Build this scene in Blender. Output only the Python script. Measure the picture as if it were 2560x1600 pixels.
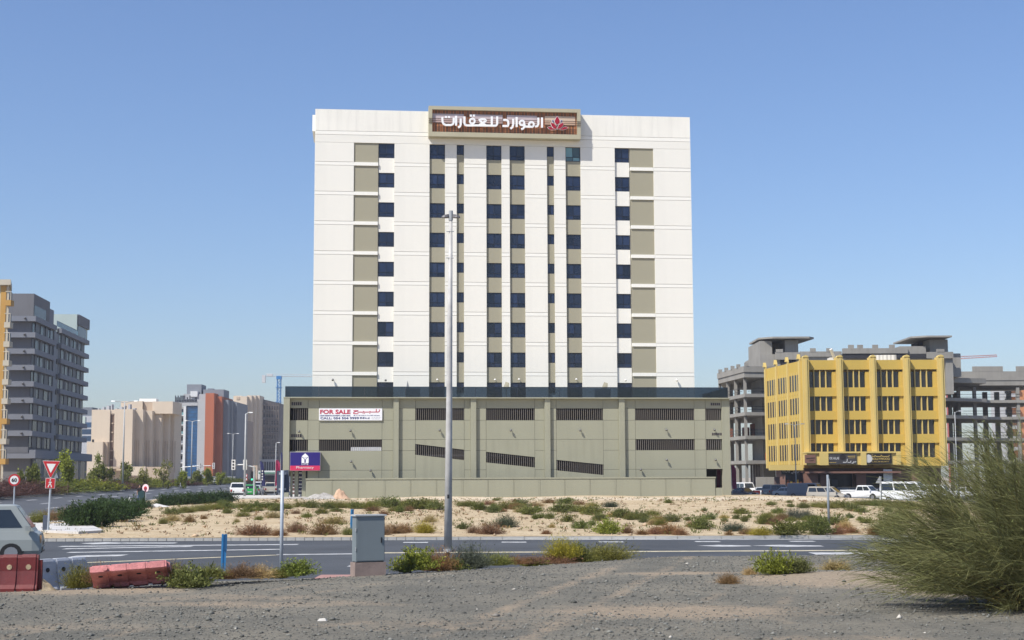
import bpy, math, random
import numpy as np
from mathutils import Matrix, Vector
random.seed(7); RNG = np.random.default_rng(7)
R = math.radians
SC = bpy.context.scene
COL = SC.collection
for o in list(bpy.data.objects): bpy.data.objects.remove(o)

# ---------------------------------------------------------------- camera
F = 3600.0; CX, CY = 1280.0, 800.0
PITCH = math.atan(395 / F); ROLL = -0.004
CAM = Vector((0, 0, 2.4))
cam_d = bpy.data.cameras.new('camera'); cam = bpy.data.objects.new('camera', cam_d); COL.objects.link(cam)
cam_d.sensor_width = 36; cam_d.lens = F / 2560 * 36; cam_d.clip_start = .3; cam_d.clip_end = 9000
RM = Matrix.Rotation(math.pi/2 + PITCH, 3, 'X') @ Matrix.Rotation(ROLL, 3, 'Z')
cam.matrix_world = Matrix.Translation(CAM) @ RM.to_4x4()
SC.camera = cam
SC.render.resolution_x, SC.render.resolution_y = 1024, 640

# ---------------------------------------------------------------- light
SUN_AZ, SUN_EL = R(48), R(51)          # azimuth to the left of straight behind the camera
sdir = Vector((-math.sin(SUN_AZ)*math.cos(SUN_EL), -math.cos(SUN_AZ)*math.cos(SUN_EL), math.sin(SUN_EL)))
w = bpy.data.worlds.new('World'); SC.world = w; w.use_nodes = True
nt = w.node_tree; nt.nodes.clear()
sky = nt.nodes.new('ShaderNodeTexSky'); sky.sky_type = 'NISHITA'; sky.sun_disc = False
sky.sun_elevation = SUN_EL; sky.sun_rotation = math.pi + SUN_AZ
sky.air_density = 1.2; sky.dust_density = .8; sky.ozone_density = 1.0; sky.altitude = 0
bg = nt.nodes.new('ShaderNodeBackground'); bg.inputs['Strength'].default_value = 0.095
out = nt.nodes.new('ShaderNodeOutputWorld')
tint = nt.nodes.new('ShaderNodeMix'); tint.data_type = 'RGBA'; tint.blend_type = 'MULTIPLY'; tint.inputs[0].default_value = 1
tint.inputs[7].default_value = (.76, .87, 1.13, 1)        # dusty summer air, the whole sky alike
nt.links.new(sky.outputs[0], tint.inputs[6]); nt.links.new(tint.outputs[2], bg.inputs[0]); nt.links.new(bg.outputs[0], out.inputs[0])
sl = bpy.data.lights.new('sun', 'SUN'); sl.energy = 4.5; sl.angle = R(.53); sl.color = (1, .955, .88)
so = bpy.data.objects.new('sun', sl); COL.objects.link(so)
so.rotation_euler = sdir.to_track_quat('Z', 'Y').to_euler()
vs = SC.view_settings; vs.view_transform = 'Standard'; vs.look = 'None'; vs.exposure = 0.42; vs.gamma = 1; vs.use_curve_mapping = False

# ---------------------------------------------------------------- projection helpers (photo pixels -> places)
def ray(u, v): return RM @ Vector(((u-CX)/F, -(v-CY)/F, -1))
def at(u, v, y):
    d = ray(u, v); return CAM + d*(y/d.y)
def xat(u, y): return at(u, 1195, y).x
def zat(u, v, y): return at(u, v, y).z

# ---------------------------------------------------------------- materials
MATS = {}
def mat(name, col, rough=.8, var=.12, vscale=1.5, bump=0, bscale=40, metal=0, spec=.4, streak=0, obcol=False, tone=False, fine=0, trans=0):
    if name in MATS: return MATS[name]
    m = bpy.data.materials.new(name); m.use_nodes = True; MATS[name] = m
    t = m.node_tree; b = t.nodes['Principled BSDF']; L = t.links
    b.inputs['Roughness'].default_value = rough; b.inputs['Metallic'].default_value = metal
    b.inputs['Specular IOR Level'].default_value = spec
    tc = t.nodes.new('ShaderNodeTexCoord'); co = tc.outputs['Object']
    if obcol:
        oi = t.nodes.new('ShaderNodeObjectInfo'); c = oi.outputs['Color']
    else:
        rgb = t.nodes.new('ShaderNodeRGB'); rgb.outputs[0].default_value = (*col, 1); c = rgb.outputs[0]
    def mul(c, fac_socket, lo, hi, a0=.3, a1=.7):
        mr = t.nodes.new('ShaderNodeMapRange'); mr.inputs[1].default_value = a0; mr.inputs[2].default_value = a1
        mr.inputs[3].default_value = lo; mr.inputs[4].default_value = hi
        L.new(fac_socket, mr.inputs[0])
        mx = t.nodes.new('ShaderNodeMix'); mx.data_type = 'RGBA'; mx.blend_type = 'MULTIPLY'; mx.inputs[0].default_value = 1
        L.new(c, mx.inputs[6]); L.new(mr.outputs[0], mx.inputs[7]); return mx.outputs[2]
    if var:
        n = t.nodes.new('ShaderNodeTexNoise'); n.inputs['Scale'].default_value = vscale; n.inputs['Detail'].default_value = 5
        L.new(co, n.inputs['Vector']); c = mul(c, n.outputs['Fac'], 1-var, 1+var*.6)
    if fine:
        n = t.nodes.new('ShaderNodeTexNoise'); n.inputs['Scale'].default_value = bscale*.7; n.inputs['Detail'].default_value = 4
        L.new(co, n.inputs['Vector']); c = mul(c, n.outputs['Fac'], 1-fine, 1+fine*.7)
    if streak:
        mp = t.nodes.new('ShaderNodeMapping'); mp.inputs['Scale'].default_value = (2.2, 2.2, .12); L.new(co, mp.inputs[0])
        n = t.nodes.new('ShaderNodeTexNoise'); n.inputs['Scale'].default_value = 1; n.inputs['Detail'].default_value = 6
        L.new(mp.outputs[0], n.inputs['Vector']); c = mul(c, n.outputs['Fac'], 1-streak, 1, .25, .55)
    if tone:
        a = t.nodes.new('ShaderNodeAttribute'); a.attribute_name = 'tone'
        c = mul(c, a.outputs['Fac'], .5, 1.55, 0, 1)
    L.new(c, b.inputs['Base Color'])
    if trans:
        tr = t.nodes.new('ShaderNodeBsdfTranslucent'); L.new(c, tr.inputs['Color'])
        ms = t.nodes.new('ShaderNodeMixShader'); ms.inputs[0].default_value = trans
        L.new(b.outputs[0], ms.inputs[1]); L.new(tr.outputs[0], ms.inputs[2])
        L.new(ms.outputs[0], t.nodes['Material Output'].inputs[0])
    if bump:
        n = t.nodes.new('ShaderNodeTexNoise'); n.inputs['Scale'].default_value = bscale; n.inputs['Detail'].default_value = 6
        L.new(co, n.inputs['Vector'])
        bp = t.nodes.new('ShaderNodeBump'); bp.inputs['Strength'].default_value = bump; bp.inputs['Distance'].default_value = .05
        L.new(n.outputs['Fac'], bp.inputs['Height']); L.new(bp.outputs[0], b.inputs['Normal'])
    return m
def glass_mat(name, col, rough=.06, spec=.6):
    if name in MATS: return MATS[name]
    m = mat(name, col, rough, .25, .6, spec=spec); t = m.node_tree; b = t.nodes['Principled BSDF']     # panes differ a little from one another
    oi = t.nodes.new('ShaderNodeObjectInfo'); mr = t.nodes.new('ShaderNodeMapRange'); mr.inputs[3].default_value = .45; mr.inputs[4].default_value = 1.9
    mx = t.nodes.new('ShaderNodeMix'); mx.data_type = 'RGBA'; mx.blend_type = 'MULTIPLY'; mx.inputs[0].default_value = 1
    src = b.inputs['Base Color'].links[0].from_socket; t.links.new(oi.outputs['Random'], mr.inputs[0]); t.links.new(src, mx.inputs[6]); t.links.new(mr.outputs[0], mx.inputs[7]); t.links.new(mx.outputs[2], b.inputs['Base Color'])
    return m
def tint_glass(name, tint, gl=.12):
    if name in MATS: return MATS[name]
    m = bpy.data.materials.new(name); m.use_nodes = True; MATS[name] = m
    t = m.node_tree; t.nodes.clear()
    tr = t.nodes.new('ShaderNodeBsdfTransparent'); tr.inputs[0].default_value = (*tint, 1)
    g = t.nodes.new('ShaderNodeBsdfGlossy'); g.inputs['Roughness'].default_value = .04; g.inputs[0].default_value = (.8, .85, .9, 1)
    fr = t.nodes.new('ShaderNodeFresnel'); fr.inputs[0].default_value = 1.6
    mx = t.nodes.new('ShaderNodeMixShader'); o = t.nodes.new('ShaderNodeOutputMaterial')
    t.links.new(fr.outputs[0], mx.inputs[0]); t.links.new(tr.outputs[0], mx.inputs[1]); t.links.new(g.outputs[0], mx.inputs[2])
    t.links.new(mx.outputs[0], o.inputs[0]); return m

white_m = mat('white_render', (.80, .775, .70), .85, .04, .25, .08, 30, streak=.09)
white2_m = mat('white_band', (.83, .81, .74), .85, .02, .25)
beige_m = mat('olive_beige_render', (.335, .31, .225), .85, .04, .3, .08, 30, streak=.05)
pod_m = mat('podium_render', (.325, .32, .235), .88, .07, .22, .1, 25, streak=.11)
shade_in = mat('painted_shade', (.03, .03, .035), .9)  # near black, stands for the shade inside openings and recesses
frame_m = mat('dark_window_frame', (.012, .016, .03), .4, 0)
navy_glass = glass_mat('navy_window_glass', (.010, .017, .042), .07)
teal_glass = glass_mat('pale_window_glass', (.10, .19, .20), .1)
slat_m = mat('pale_slat', (.27, .24, .21), .6)
metal_g = mat('galvanised_steel', (.42, .43, .43), .45, .12, 3, metal=.35)
pole_m = mat('painted_pole', (.36, .37, .37), .5, .12, 2)
black_m = mat('black_plastic', (.015, .015, .017), .5)
rubber_m = mat('rubber', (.018, .018, .019), .85)

# ---------------------------------------------------------------- mesh helpers
class MB:
    def __init__(s): s.v = []; s.f = []; s.m = []
    def add(s, verts, faces, mi=0):
        n = len(s.v); s.v += [tuple(p) for p in verts]
        for f in faces: s.f.append([n+i for i in f]); s.m.append(mi)
        return s
    def box(s, x0, x1, y0, y1, z0, z1, mi=0):
        return s.add([(x0,y0,z0),(x1,y0,z0),(x1,y1,z0),(x0,y1,z0),(x0,y0,z1),(x1,y0,z1),(x1,y1,z1),(x0,y1,z1)],
            [(0,3,2,1),(4,5,6,7),(0,1,5,4),(1,2,6,5),(2,3,7,6),(3,0,4,7)], mi)
    def hexa(s, b, t, mi=0):          # 4 bottom points, 4 top points (ccw seen from above)
        return s.add(list(b)+list(t), [(3,2,1,0),(4,5,6,7),(0,1,5,4),(1,2,6,5),(2,3,7,6),(3,0,4,7)], mi)
    def prism_xz(s, poly, y0, y1, mi=0):    # polygon in x,z extruded along y
        n = len(poly)
        a = sum(poly[i][0]*poly[(i+1)%n][1]-poly[(i+1)%n][0]*poly[i][1] for i in range(n))
        if a < 0: poly = poly[::-1]
        vs = [(x,y0,z) for x,z in poly]+[(x,y1,z) for x,z in poly]
        return s.add(vs, [tuple(range(n)), tuple(range(2*n-1,n-1,-1))]+[(i,i+n,(i+1)%n+n,(i+1)%n) for i in range(n)], mi)
    def prism_xy(s, poly, z0, z1, mi=0):
        n = len(poly)
        a = sum(poly[i][0]*poly[(i+1)%n][1]-poly[(i+1)%n][0]*poly[i][1] for i in range(n))
        if a < 0: poly = poly[::-1]
        vs = [(x,y,z0) for x,y in poly]+[(x,y,z1) for x,y in poly]
        return s.add(vs, [tuple(range(n-1,-1,-1)), tuple(range(n,2*n))]+[(i,(i+1)%n,(i+1)%n+n,i+n) for i in range(n)], mi)
    def tube(s, pts, rad, n=8, mi=0, cap=True):
        pts = [Vector(p) for p in pts]
        if not isinstance(rad, (list, tuple)): rad = [rad]*len(pts)
        base = len(s.v); up = None
        for i, p in enumerate(pts):
            d = (pts[min(i+1,len(pts)-1)]-pts[max(i-1,0)]).normalized()
            if up is None:
                up = Vector((0,0,1)) if abs(d.z) < .9 else Vector((1,0,0))
            a = d.cross(up).normalized(); b = a.cross(d).normalized(); up = b
            for k in range(n):
                t = 2*math.pi*k/n
                s.v.append(tuple(p+a*(math.cos(t)*rad[i])+b*(math.sin(t)*rad[i])))
        for i in range(len(pts)-1):
            for k in range(n):
                q = base+i*n; k2 = (k+1)%n
                s.f.append([q+k, q+k2, q+n+k2, q+n+k]); s.m.append(mi)
        if cap:
            s.f.append([base+k for k in range(n-1,-1,-1)]); s.m.append(mi)
            e = base+(len(pts)-1)*n
            s.f.append([e+k for k in range(n)]); s.m.append(mi)
        return s
    def ribbon(s, pts, width, y, thick, mi=0):    # stroke lettering in x,z with round-ish joints, front at y, back at y+thick
        for i in range(len(pts)-1):
            (x0,z0),(x1,z1) = pts[i], pts[i+1]
            dx, dz = x1-x0, z1-z0; l = math.hypot(dx,dz) or 1e-6; nx, nz = -dz/l*width/2, dx/l*width/2
            s.prism_xz([(x0+nx,z0+nz),(x0-nx,z0-nz),(x1-nx,z1-nz),(x1+nx,z1+nz)], y, y+thick, mi)
        for i in range(1, len(pts)-1):
            x, z = pts[i]
            s.prism_xz([(x+math.cos(t*math.pi/4)*width/2, z+math.sin(t*math.pi/4)*width/2) for t in range(8)], y+.003, y+thick-.003, mi)
        return s
    def build(s, name, mats, parent=None, smooth=False):
        me = bpy.data.meshes.new(name)
        me.from_pydata(s.v, [], s.f)
        if not isinstance(mats, (list, tuple)): mats = [mats]
        for m in mats: me.materials.append(m)
        if len(mats) > 1: me.polygons.foreach_set('material_index', s.m)
        if smooth: me.polygons.foreach_set('use_smooth', [True]*len(me.polygons))
        me.update()
        return link(name, me, parent)
def link(name, me, parent=None):
    o = bpy.data.objects.new(name, me); COL.objects.link(o)
    if parent is not None: o.parent = parent
    return o
def tag(o, label=None, cat=None, group=None, kind=None):
    if label: o['label'] = label
    if cat: o['category'] = cat
    if group: o['group'] = group
    if kind: o['kind'] = kind
    return o
def empty(name, loc, rz=0, label=None, cat=None, group=None):
    o = bpy.data.objects.new(name, None); COL.objects.link(o); o.empty_display_size = .2
    o.location = loc; o.rotation_euler = (0,0,rz)
    return tag(o, label, cat, group)
def bx(name, m, parent, *d): return MB().box(*d).build(name, m, parent)
SHARED = {}
def unit_box(name, m, parent, x0, x1, y0, y1, z0, z1):
    """a box that shares one mesh per material; placed by scale"""
    k = m.name
    if k not in SHARED:
        mb = MB().box(0,1,0,1,0,1); o = mb.build('piece', m); SHARED[k] = o.data; bpy.data.objects.remove(o)
    o = link(name, SHARED[k], parent); o.location = (x0,y0,z0); o.scale = (x1-x0, y1-y0, z1-z0); return o
def raw_mesh(name, V, Fq, m, parent=None, tone=None, smooth=False):
    """numpy mesh; Fq is (n,k) of equal-sized faces"""
    me = bpy.data.meshes.new(name); V = np.asarray(V, np.float32); Fq = np.asarray(Fq, np.int32); k = Fq.shape[1]
    me.vertices.add(len(V)); me.vertices.foreach_set('co', V.ravel())
    me.loops.add(Fq.size); me.loops.foreach_set('vertex_index', Fq.ravel())
    me.polygons.add(len(Fq)); me.polygons.foreach_set('loop_start', np.arange(0, Fq.size, k, dtype=np.int32))
    if smooth: me.polygons.foreach_set('use_smooth', np.ones(len(Fq), bool))
    if tone is not None:
        a = me.attributes.new('tone', 'FLOAT', 'POINT'); a.data.foreach_set('value', np.asarray(tone, np.float32))
    me.materials.append(m); me.update(calc_edges=True)
    return link(name, me, parent)
def text(body, size, m, parent, x, y, z, name='lettering', width=None, height=None, align='CENTER', ext=.01, bold=0):
    cu = bpy.data.curves.new('t', 'FONT'); cu.body = body; cu.size = size; cu.extrude = ext; cu.offset = bold; cu.resolution_u = 3
    o = bpy.data.objects.new('t', cu); COL.objects.link(o)
    dg = bpy.context.evaluated_depsgraph_get(); me = bpy.data.meshes.new_from_object(o.evaluated_get(dg))
    bpy.data.objects.remove(o); bpy.data.curves.remove(cu)
    n = len(me.vertices); c = np.empty(n*3, np.float32); me.vertices.foreach_get('co', c); c = c.reshape(-1,3)
    if n:
        mn, mx = c.min(0), c.max(0)
        if width: c[:,0] *= width/(mx[0]-mn[0])
        if height: c[:,1] = (c[:,1]-mn[1])*height/(mx[1]-mn[1])
        mn, mx = c.min(0), c.max(0)
        sh = {'CENTER': (mn[0]+mx[0])/2, 'LEFT': mn[0], 'RIGHT': mx[0]}[align]
        c = np.stack([c[:,0]-sh, -c[:,2], c[:,1]], 1)
        me.vertices.foreach_set('co', c.astype(np.float32).ravel())
    me.materials.clear(); me.materials.append(m); me.update()
    o = link(name, me, parent); o.location = (x,y,z); return o
def vnoise(x, y, s, seed=0):
    """cheap smooth value noise for arrays"""
    x = np.asarray(x, float)/s; y = np.asarray(y, float)/s
    xi = np.floor(x).astype(int); yi = np.floor(y).astype(int); xf = x-xi; yf = y-yi
    def h(a, b): return np.modf(np.abs(np.sin(a*127.1+b*311.7+seed*74.7)*43758.5453))[0]
    u = xf*xf*(3-2*xf); v = yf*yf*(3-2*yf)
    return (h(xi,yi)*(1-u)+h(xi+1,yi)*u)*(1-v)+(h(xi,yi+1)*(1-u)+h(xi+1,yi+1)*u)*v
def sstep(a, b, x):
    t = np.clip((np.asarray(x, float)-a)/(b-a), 0, 1); return t*t*(3-2*t)

# ================================================================ GROUND
ROAD_Z = -.40; KERB_Y = 66.5
YE_U = np.array([-200, 0, 250, 500, 700, 880, 1000, 1150, 1300, 1500, 1700, 2000, 2200, 2700])
YE_Y = np.array([32, 33, 34, 36, 36.7, 38, 39, 40.4, 42, 44.3, 46.6, 46.8, 48.4, 49])
YE_X = np.array([xat(u, y) for u, y in zip(YE_U, YE_Y)])
def y_edge(x): return np.interp(x, YE_X, YE_Y)
def gz_gravel(x, y):
    e = y_edge(x); d = np.asarray(y)-e
    z = -.10 - .22*sstep(-1, 3, d) - .5*sstep(3, 7, d)
    z = z + .035*(vnoise(x, y, 2.3, 1)-.5) + .05*(vnoise(x, y, 6, 2)-.5)
    # low sandy mound beside the green bush at the right
    cx, cy = 8.3, 35
    z = z + .22*np.exp(-(((x-cx)/3.4)**2+((y-cy)/2.4)**2))
    return z
NEAR = np.array([(-27,66,-.3),(-28.5,80,-.15),(-31,95,0),(-39.6,156,0),(-46,205,.1),(-51,260,.3),(-53,340,.5),(-52,420,.8)])
FAR = np.array([(-40,60,.6),(-42,90,.75),(-43.5,120,.8),(-50,160,.8),(-55,199,.8),(-68,288,1.0),(-67,360,1.15),(-64,420,1.2)])
def x_near(y): return np.interp(y, NEAR[:,1], NEAR[:,0])
def gz_sand(x, y):
    z = np.interp(y, [66, 67, 80, 110, 157, 200], [-.27, -.26, -.18, .05, .40, .45])
    z = z - .62*sstep(22, 55, x)*sstep(85, 150, y)
    z = np.where(x < -20, z*(1-.6*sstep(-22, -34, x)*0), z)
    z = z - .25*(1-sstep(x_near(y), x_near(y)+9, x))*sstep(100, 150, y)
    yc = np.interp(x, [24, 30, 40, 50, 60], [175, 163, 150, 139, 134]); z = z - 1.1*sstep(yc, yc+3, y)*(x > 24.2)
    return z + (.16*(vnoise(x, y, 7, 3)-.5) + .09*(vnoise(x, y, 2.4, 4)-.5))*sstep(67, 70, y)
def gz(x, y): return float(gz_gravel(x, y) if y < 55 else gz_sand(x, y))
def ground_hit(u, v):
    y = 60.0
    d = ray(u, v)
    lo, hi = 15.0, 165.0
    prev = None
    for yy in np.arange(15, 170, .25):
        t = yy/d.y; p = CAM+d*t
        if p.z <= gz(p.x, yy): return p.x, float(yy), gz(p.x, yy)
    p = CAM+d*(165/d.y); return p.x, 165.0, gz(p.x, 165)

def grid_sheet(name, xs_of_row, ys, zf, m, attr=None, smooth=True):
    X = np.array([xs_of_row(y) for y in ys]); Y = np.repeat(np.array(ys)[:,None], X.shape[1], 1); Z = zf(X, Y)
    nr, nc = X.shape; V = np.stack([X,Y,Z], -1).reshape(-1,3)
    i = np.arange(nr*nc).reshape(nr, nc)
    Fq = np.stack([i[:-1,:-1], i[:-1,1:], i[1:,1:], i[1:,:-1]], -1).reshape(-1,4)
    return raw_mesh(name, V, Fq, m, None, None if attr is None else attr(X, Y).ravel(), smooth)

def ground_material(name, c0, c1, bscale, bump, fine_scale, mixattr=False, c2=None):
    m = bpy.data.materials.new(name); m.use_nodes = True; MATS[name] = m
    t = m.node_tree; b = t.nodes['Principled BSDF']; L = t.links
    b.inputs['Roughness'].default_value = .95; b.inputs['Specular IOR Level'].default_value = .15
    tc = t.nodes.new('ShaderNodeTexCoord')
    def noise(s, det=6, ro=.6):
        n = t.nodes.new('ShaderNodeTexNoise'); n.inputs['Scale'].default_value = s; n.inputs['Detail'].default_value = det
        n.inputs['Roughness'].default_value = ro; L.new(tc.outputs['Object'], n.inputs['Vector']); return n.outputs['Fac']
    def ramp(f, a, b_):
        r = t.nodes.new('ShaderNodeMapRange'); r.inputs[1].default_value = a; r.inputs[2].default_value = b_; L.new(f, r.inputs[0]); return r.outputs[0]
    def mix(f, a, b_, bt='MIX'):
        x = t.nodes.new('ShaderNodeMix'); x.data_type = 'RGBA'; x.blend_type = bt
        if isinstance(f, float): x.inputs[0].default_value = f
        else: L.new(f, x.inputs[0])
        for k, q in ((6, a), (7, b_)):
            if isinstance(q, tuple): x.inputs[k].default_value = (*q, 1)
            else: L.new(q, x.inputs[k])
        return x.outputs[2]
    c = mix(ramp(noise(.35), .38, .62), c0, c1)
    if mixattr:
        a = t.nodes.new('ShaderNodeAttribute'); a.attribute_name = 'tone'
        ad = t.nodes.new('ShaderNodeMath'); ad.operation = 'MULTIPLY_ADD'; L.new(noise(1.3), ad.inputs[0]); ad.inputs[1].default_value = .9
        sb = t.nodes.new('ShaderNodeMath'); sb.operation = 'SUBTRACT'; L.new(a.outputs['Fac'], sb.inputs[0]); sb.inputs[1].default_value = .45
        L.new(sb.outputs[0], ad.inputs[2])
        c = mix(ramp(ad.outputs[0], .3, .7), c, c2)
    f = ramp(noise(fine_scale, 8, .7), .3, .7)
    c = mix(.75, c, mix(f, (.55,.55,.55), (1.35,1.35,1.35)), 'MULTIPLY')
    L.new(c, b.inputs['Base Color'])
    bp = t.nodes.new('ShaderNodeBump'); bp.inputs['Strength'].default_value = bump; bp.inputs['Distance'].default_value = .08
    L.new(noise(bscale, 9, .7), bp.inputs['Height']); L.new(bp.outputs[0], b.inputs['Normal'])
    return m
sand_m = ground_material('pale_sand', (.405,.31,.19), (.485,.39,.255), 1.6, .9, 5, True, (.54,.455,.335))
gravel_m = ground_material('grey_gravel', (.155,.147,.122), (.225,.205,.162), 9, 1.0, 11, True, (.33,.265,.19))
far_m = ground_material('far_sand', (.34,.29,.22), (.38,.33,.26), 1, .3, .5)
asphalt_m = mat('asphalt', (.064,.069,.075), .8, .26, .25, .25, 60, fine=.14)
asph2_m = mat('asphalt_far', (.075,.08,.088), .85, .12, .2, fine=.1)
paint_w = mat('white_road_paint', (.46,.46,.45), .75, .4, 2.5)
paint_y = mat('yellow_road_paint', (.50,.44,.30), .7, .25, 3)
pale_pave = mat('pale_paving', (.52,.50,.47), .85, .1, 1, .2, 20)
red_pave = mat('red_paving', (.36,.20,.17), .85, .15, 3)
kerb_m = mat('kerb_concrete', (.42,.41,.38), .85, .15, 2, .2, 20, fine=.1)

# far base sheet to the horizon
tag(MB().add([(-4000,-300,-1.3),(4000,-300,-1.3),(4000,6000,-1.3),(-4000,6000,-1.3)], [(0,1,2,3)]).build('ground', far_m), kind='structure')
# gravel foreground
gys = list(np.arange(-40, 14, 6)) + list(np.arange(14, 56, .22))
gxs = np.concatenate([np.arange(-60,-12,1.2), np.arange(-12,13,.22), np.arange(13,60,1.2)])
def gravel_mix(X, Y):
    a = np.zeros_like(X)
    for (cx, cy, rx, ry, s) in ((8.3,34.6,3.6,2.6,1.0),(11,33,3.5,4,1.0),(3.0,27.5,3.2,2.0,.75),(-6,31,3,1.4,.5),(-1,25,4,1.6,.45),(4.5,38.3,2.2,.9,.8),(-9.5,33,2.6,1.5,.9),(-2,21,5,1.2,.5),(1.5,20.5,3.5,2.2,.75),(-5,29.5,3.5,1.0,.6),(5,22.5,3,1.2,.5),(-8,25,4,1.1,.45),(3.2,45.5,2.5,.5,.7)):
        a = np.maximum(a, s*np.exp(-(((X-cx)/rx)**2+((Y-cy)/ry)**2)**1.4))
    for (k0, k1, k2, s_) in ((-1.2, .23, .0, .62), (-7.5, .05, .012, .5), (3.6, -.02, .014, .45)):
        t = Y-20; cxx = k0+k1*t+k2*t*t
        for off in (-.8, .8):
            a = np.maximum(a, s_*np.exp(-(((X-cxx-off)/.33)**2))*(.55+.6*vnoise(X, Y, 2.0, 12)))
    d = Y-y_edge(X)
    a = np.maximum(a, .75*np.exp(-((d-1.2)/1.2)**2)*(X < 1.5))
    return a
tag(grid_sheet('gravel_ground', lambda y: gxs, gys, gz_gravel, gravel_m, gravel_mix), kind='structure')
# the near road
road = tag(bx('road', asphalt_m, None, -170, 170, 34, KERB_Y+.4, ROAD_Z-.3, ROAD_Z), kind='structure')
# sandy lot
sys_ = np.arange(KERB_Y+.25, 172, .5)
tt = np.concatenate([np.linspace(0, .75, 190), np.linspace(.755, 1, 30)])
def sand_track(X, Y):
    c = 146 - .05*X; b = np.exp(-((Y-c)/6.5)**2); return .25+.75*b*(X > -22)
tag(grid_sheet('sand_lot', lambda y: x_near(y)+.4+tt*(92-x_near(y)), sys_, gz_sand, sand_m, sand_track), kind='structure')
# kerb made of stones
kerb = tag(bx('kerb', kerb_m, None, -29, 60, KERB_Y+.17, KERB_Y+.24, ROAD_Z-.1, -.285), kind='structure')
x = -28.0; k = 0
while x < 46:
    wd = .42 if x < -4.5 else 1.0
    j = random.uniform(-.008, .008)
    o = unit_box('kerb_stone', kerb_m, kerb, x+.012, x+wd-.012, KERB_Y-.02+j, KERB_Y+.165+j, ROAD_Z-.05, -.272+j)
    x += wd
# road markings
def mark(name, u0, u1, v, m=paint_w, wpx=2.2, v1=None, taper=False):
    v1 = v if v1 is None else v1
    def hit(u, vv):
        d = ray(u, vv); return CAM+d*((ROAD_Z+.004-CAM.z)/d.z)
    a, b = hit(u0, v), hit(u1, v1); hw = wpx/2*(a.y**2/(F*2.8))
    mb = MB()
    if taper:
        c = a.lerp(b, .45)
        mb.add([(a.x,a.y,ROAD_Z+.005),(c.x,c.y-hw,ROAD_Z+.005),(b.x,b.y-hw*.4,ROAD_Z+.005),(b.x,b.y+hw*.4,ROAD_Z+.005),(c.x,c.y+hw,ROAD_Z+.005)], [(0,1,2,3,4)])
    else:
        mb.add([(a.x,a.y-hw,ROAD_Z+.004),(b.x,b.y-hw,ROAD_Z+.004),(b.x,b.y+hw,ROAD_Z+.004),(a.x,a.y+hw,ROAD_Z+.004)], [(0,1,2,3)])
    return mb.build(name, m, road)
for u in (1008, 1254, 1497, 1738, 1974, 2210): mark('lane_dash', u, u+62, 1356-.003*(u-1008), wpx=2)
mark('edge_line', 130, 2500, 1349.5, wpx=1.3, v1=1347.5)
mark('edge_line', 955, 2300, 1382, paint_y, 2.2, 1375); mark('edge_line', 690, 950, 1386.5, paint_w, 2, 1384)
mark('lane_line', 150, 745, 1366, wpx=2, v1=1361); mark('lane_line', 170, 705, 1381, wpx=2, v1=1373)
mark('lane_line', 160, 480, 1372, wpx=2, v1=1366); mark('lane_line', 180, 312, 1391, wpx=4, v1=1388)
mark('edge_line', 175, 700, 1408, paint_y, 2, 1387); mark('lane_arrow', 200, 305, 1358, wpx=5, taper=True); mark('lane_line', 300, 440, 1357.5, wpx=2.2)
mark('lane_arrow', 1742, 1876, 1364.5, wpx=4.5, taper=True); mark('lane_arrow', 1880, 2056, 1364, wpx=5, v1=1365, taper=True)
mark('edge_line', 2030, 2330, 1383.5, wpx=5, v1=1383)
mark('stop_line', 870, 884, 1415, wpx=3)
# red paving by the cabinet
pv = tag(bx('pavement', red_pave, None, -5.3, -2.7, 37.9, 40.3, -.5, -.235), kind='structure')
# far road on the left
def strip(name, A, B, ta, tb, dz, m, parent=None, y0=None, y1=None, n=60):
    ys = np.linspace(max(A[0,1],B[0,1]) if y0 is None else y0, min(A[-1,1],B[-1,1]) if y1 is None else y1, n)
    def pt(P, y): return np.array([np.interp(y,P[:,1],P[:,0]), y, np.interp(y,P[:,1],P[:,2])])
    V = []
    for y in ys:
        a, b = pt(A,y), pt(B,y)
        for t in (ta, tb):
            p = a+(b-a)*t; V.append((p[0],p[1],p[2]+dz))
    Fq = [(2*i+1,2*i,2*i+2,2*i+3) for i in range(n-1)]
    return raw_mesh(name, V, Fq, m, parent)
road2 = tag(strip('road', NEAR, FAR, 0, 1, .02, asph2_m), kind='structure')
for fr in (.25, .5, .75):
    y = 84 + 8*(fr == .5)
    while y < 330:
        wd = .012*(1+y/260)
        strip('lane_dash', NEAR, FAR, fr-wd, fr+wd, .026, mat('faded_road_paint', (.30,.30,.30), .8, .3, 3), road2, y, y+3.5+y*.012, 2); y += 11+y*.03
strip('edge_line', NEAR, FAR, .955, .968, .026, paint_y, road2); strip('edge_line', NEAR, FAR, .02, .032, .026, paint_w, road2)
fk = MB(); nk = MB()
def along(P, d0, d1, z0, z1, ya, yb, n=40):
    mb = MB(); ys = np.linspace(ya, yb, n)
    for a, b in zip(ys[:-1], ys[1:]):
        xa, xb = np.interp(a,P[:,1],P[:,0]), np.interp(b,P[:,1],P[:,0]); za, zb = np.interp(a,P[:,1],P[:,2]), np.interp(b,P[:,1],P[:,2])
        mb.hexa([(xa+d0,a,za+z0),(xa+d1,a,za+z0),(xb+d1,b,zb+z0),(xb+d0,b,zb+z0)], [(xa+d0,a,za+z1),(xa+d1,a,za+z1),(xb+d1,b,zb+z1),(xb+d0,b,zb+z1)])
    return mb
tag(along(NEAR, 0, .35, -.3, .17, 70, 260).build('kerb', kerb_m), kind='structure')
tag(along(FAR, -.35, 0, -.3, .17, 70, 400).build('kerb', kerb_m), kind='structure')
tag(along(FAR, -40, -.36, -1.2, .13, 65, 420).build('median', sand_m), kind='structure')
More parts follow.
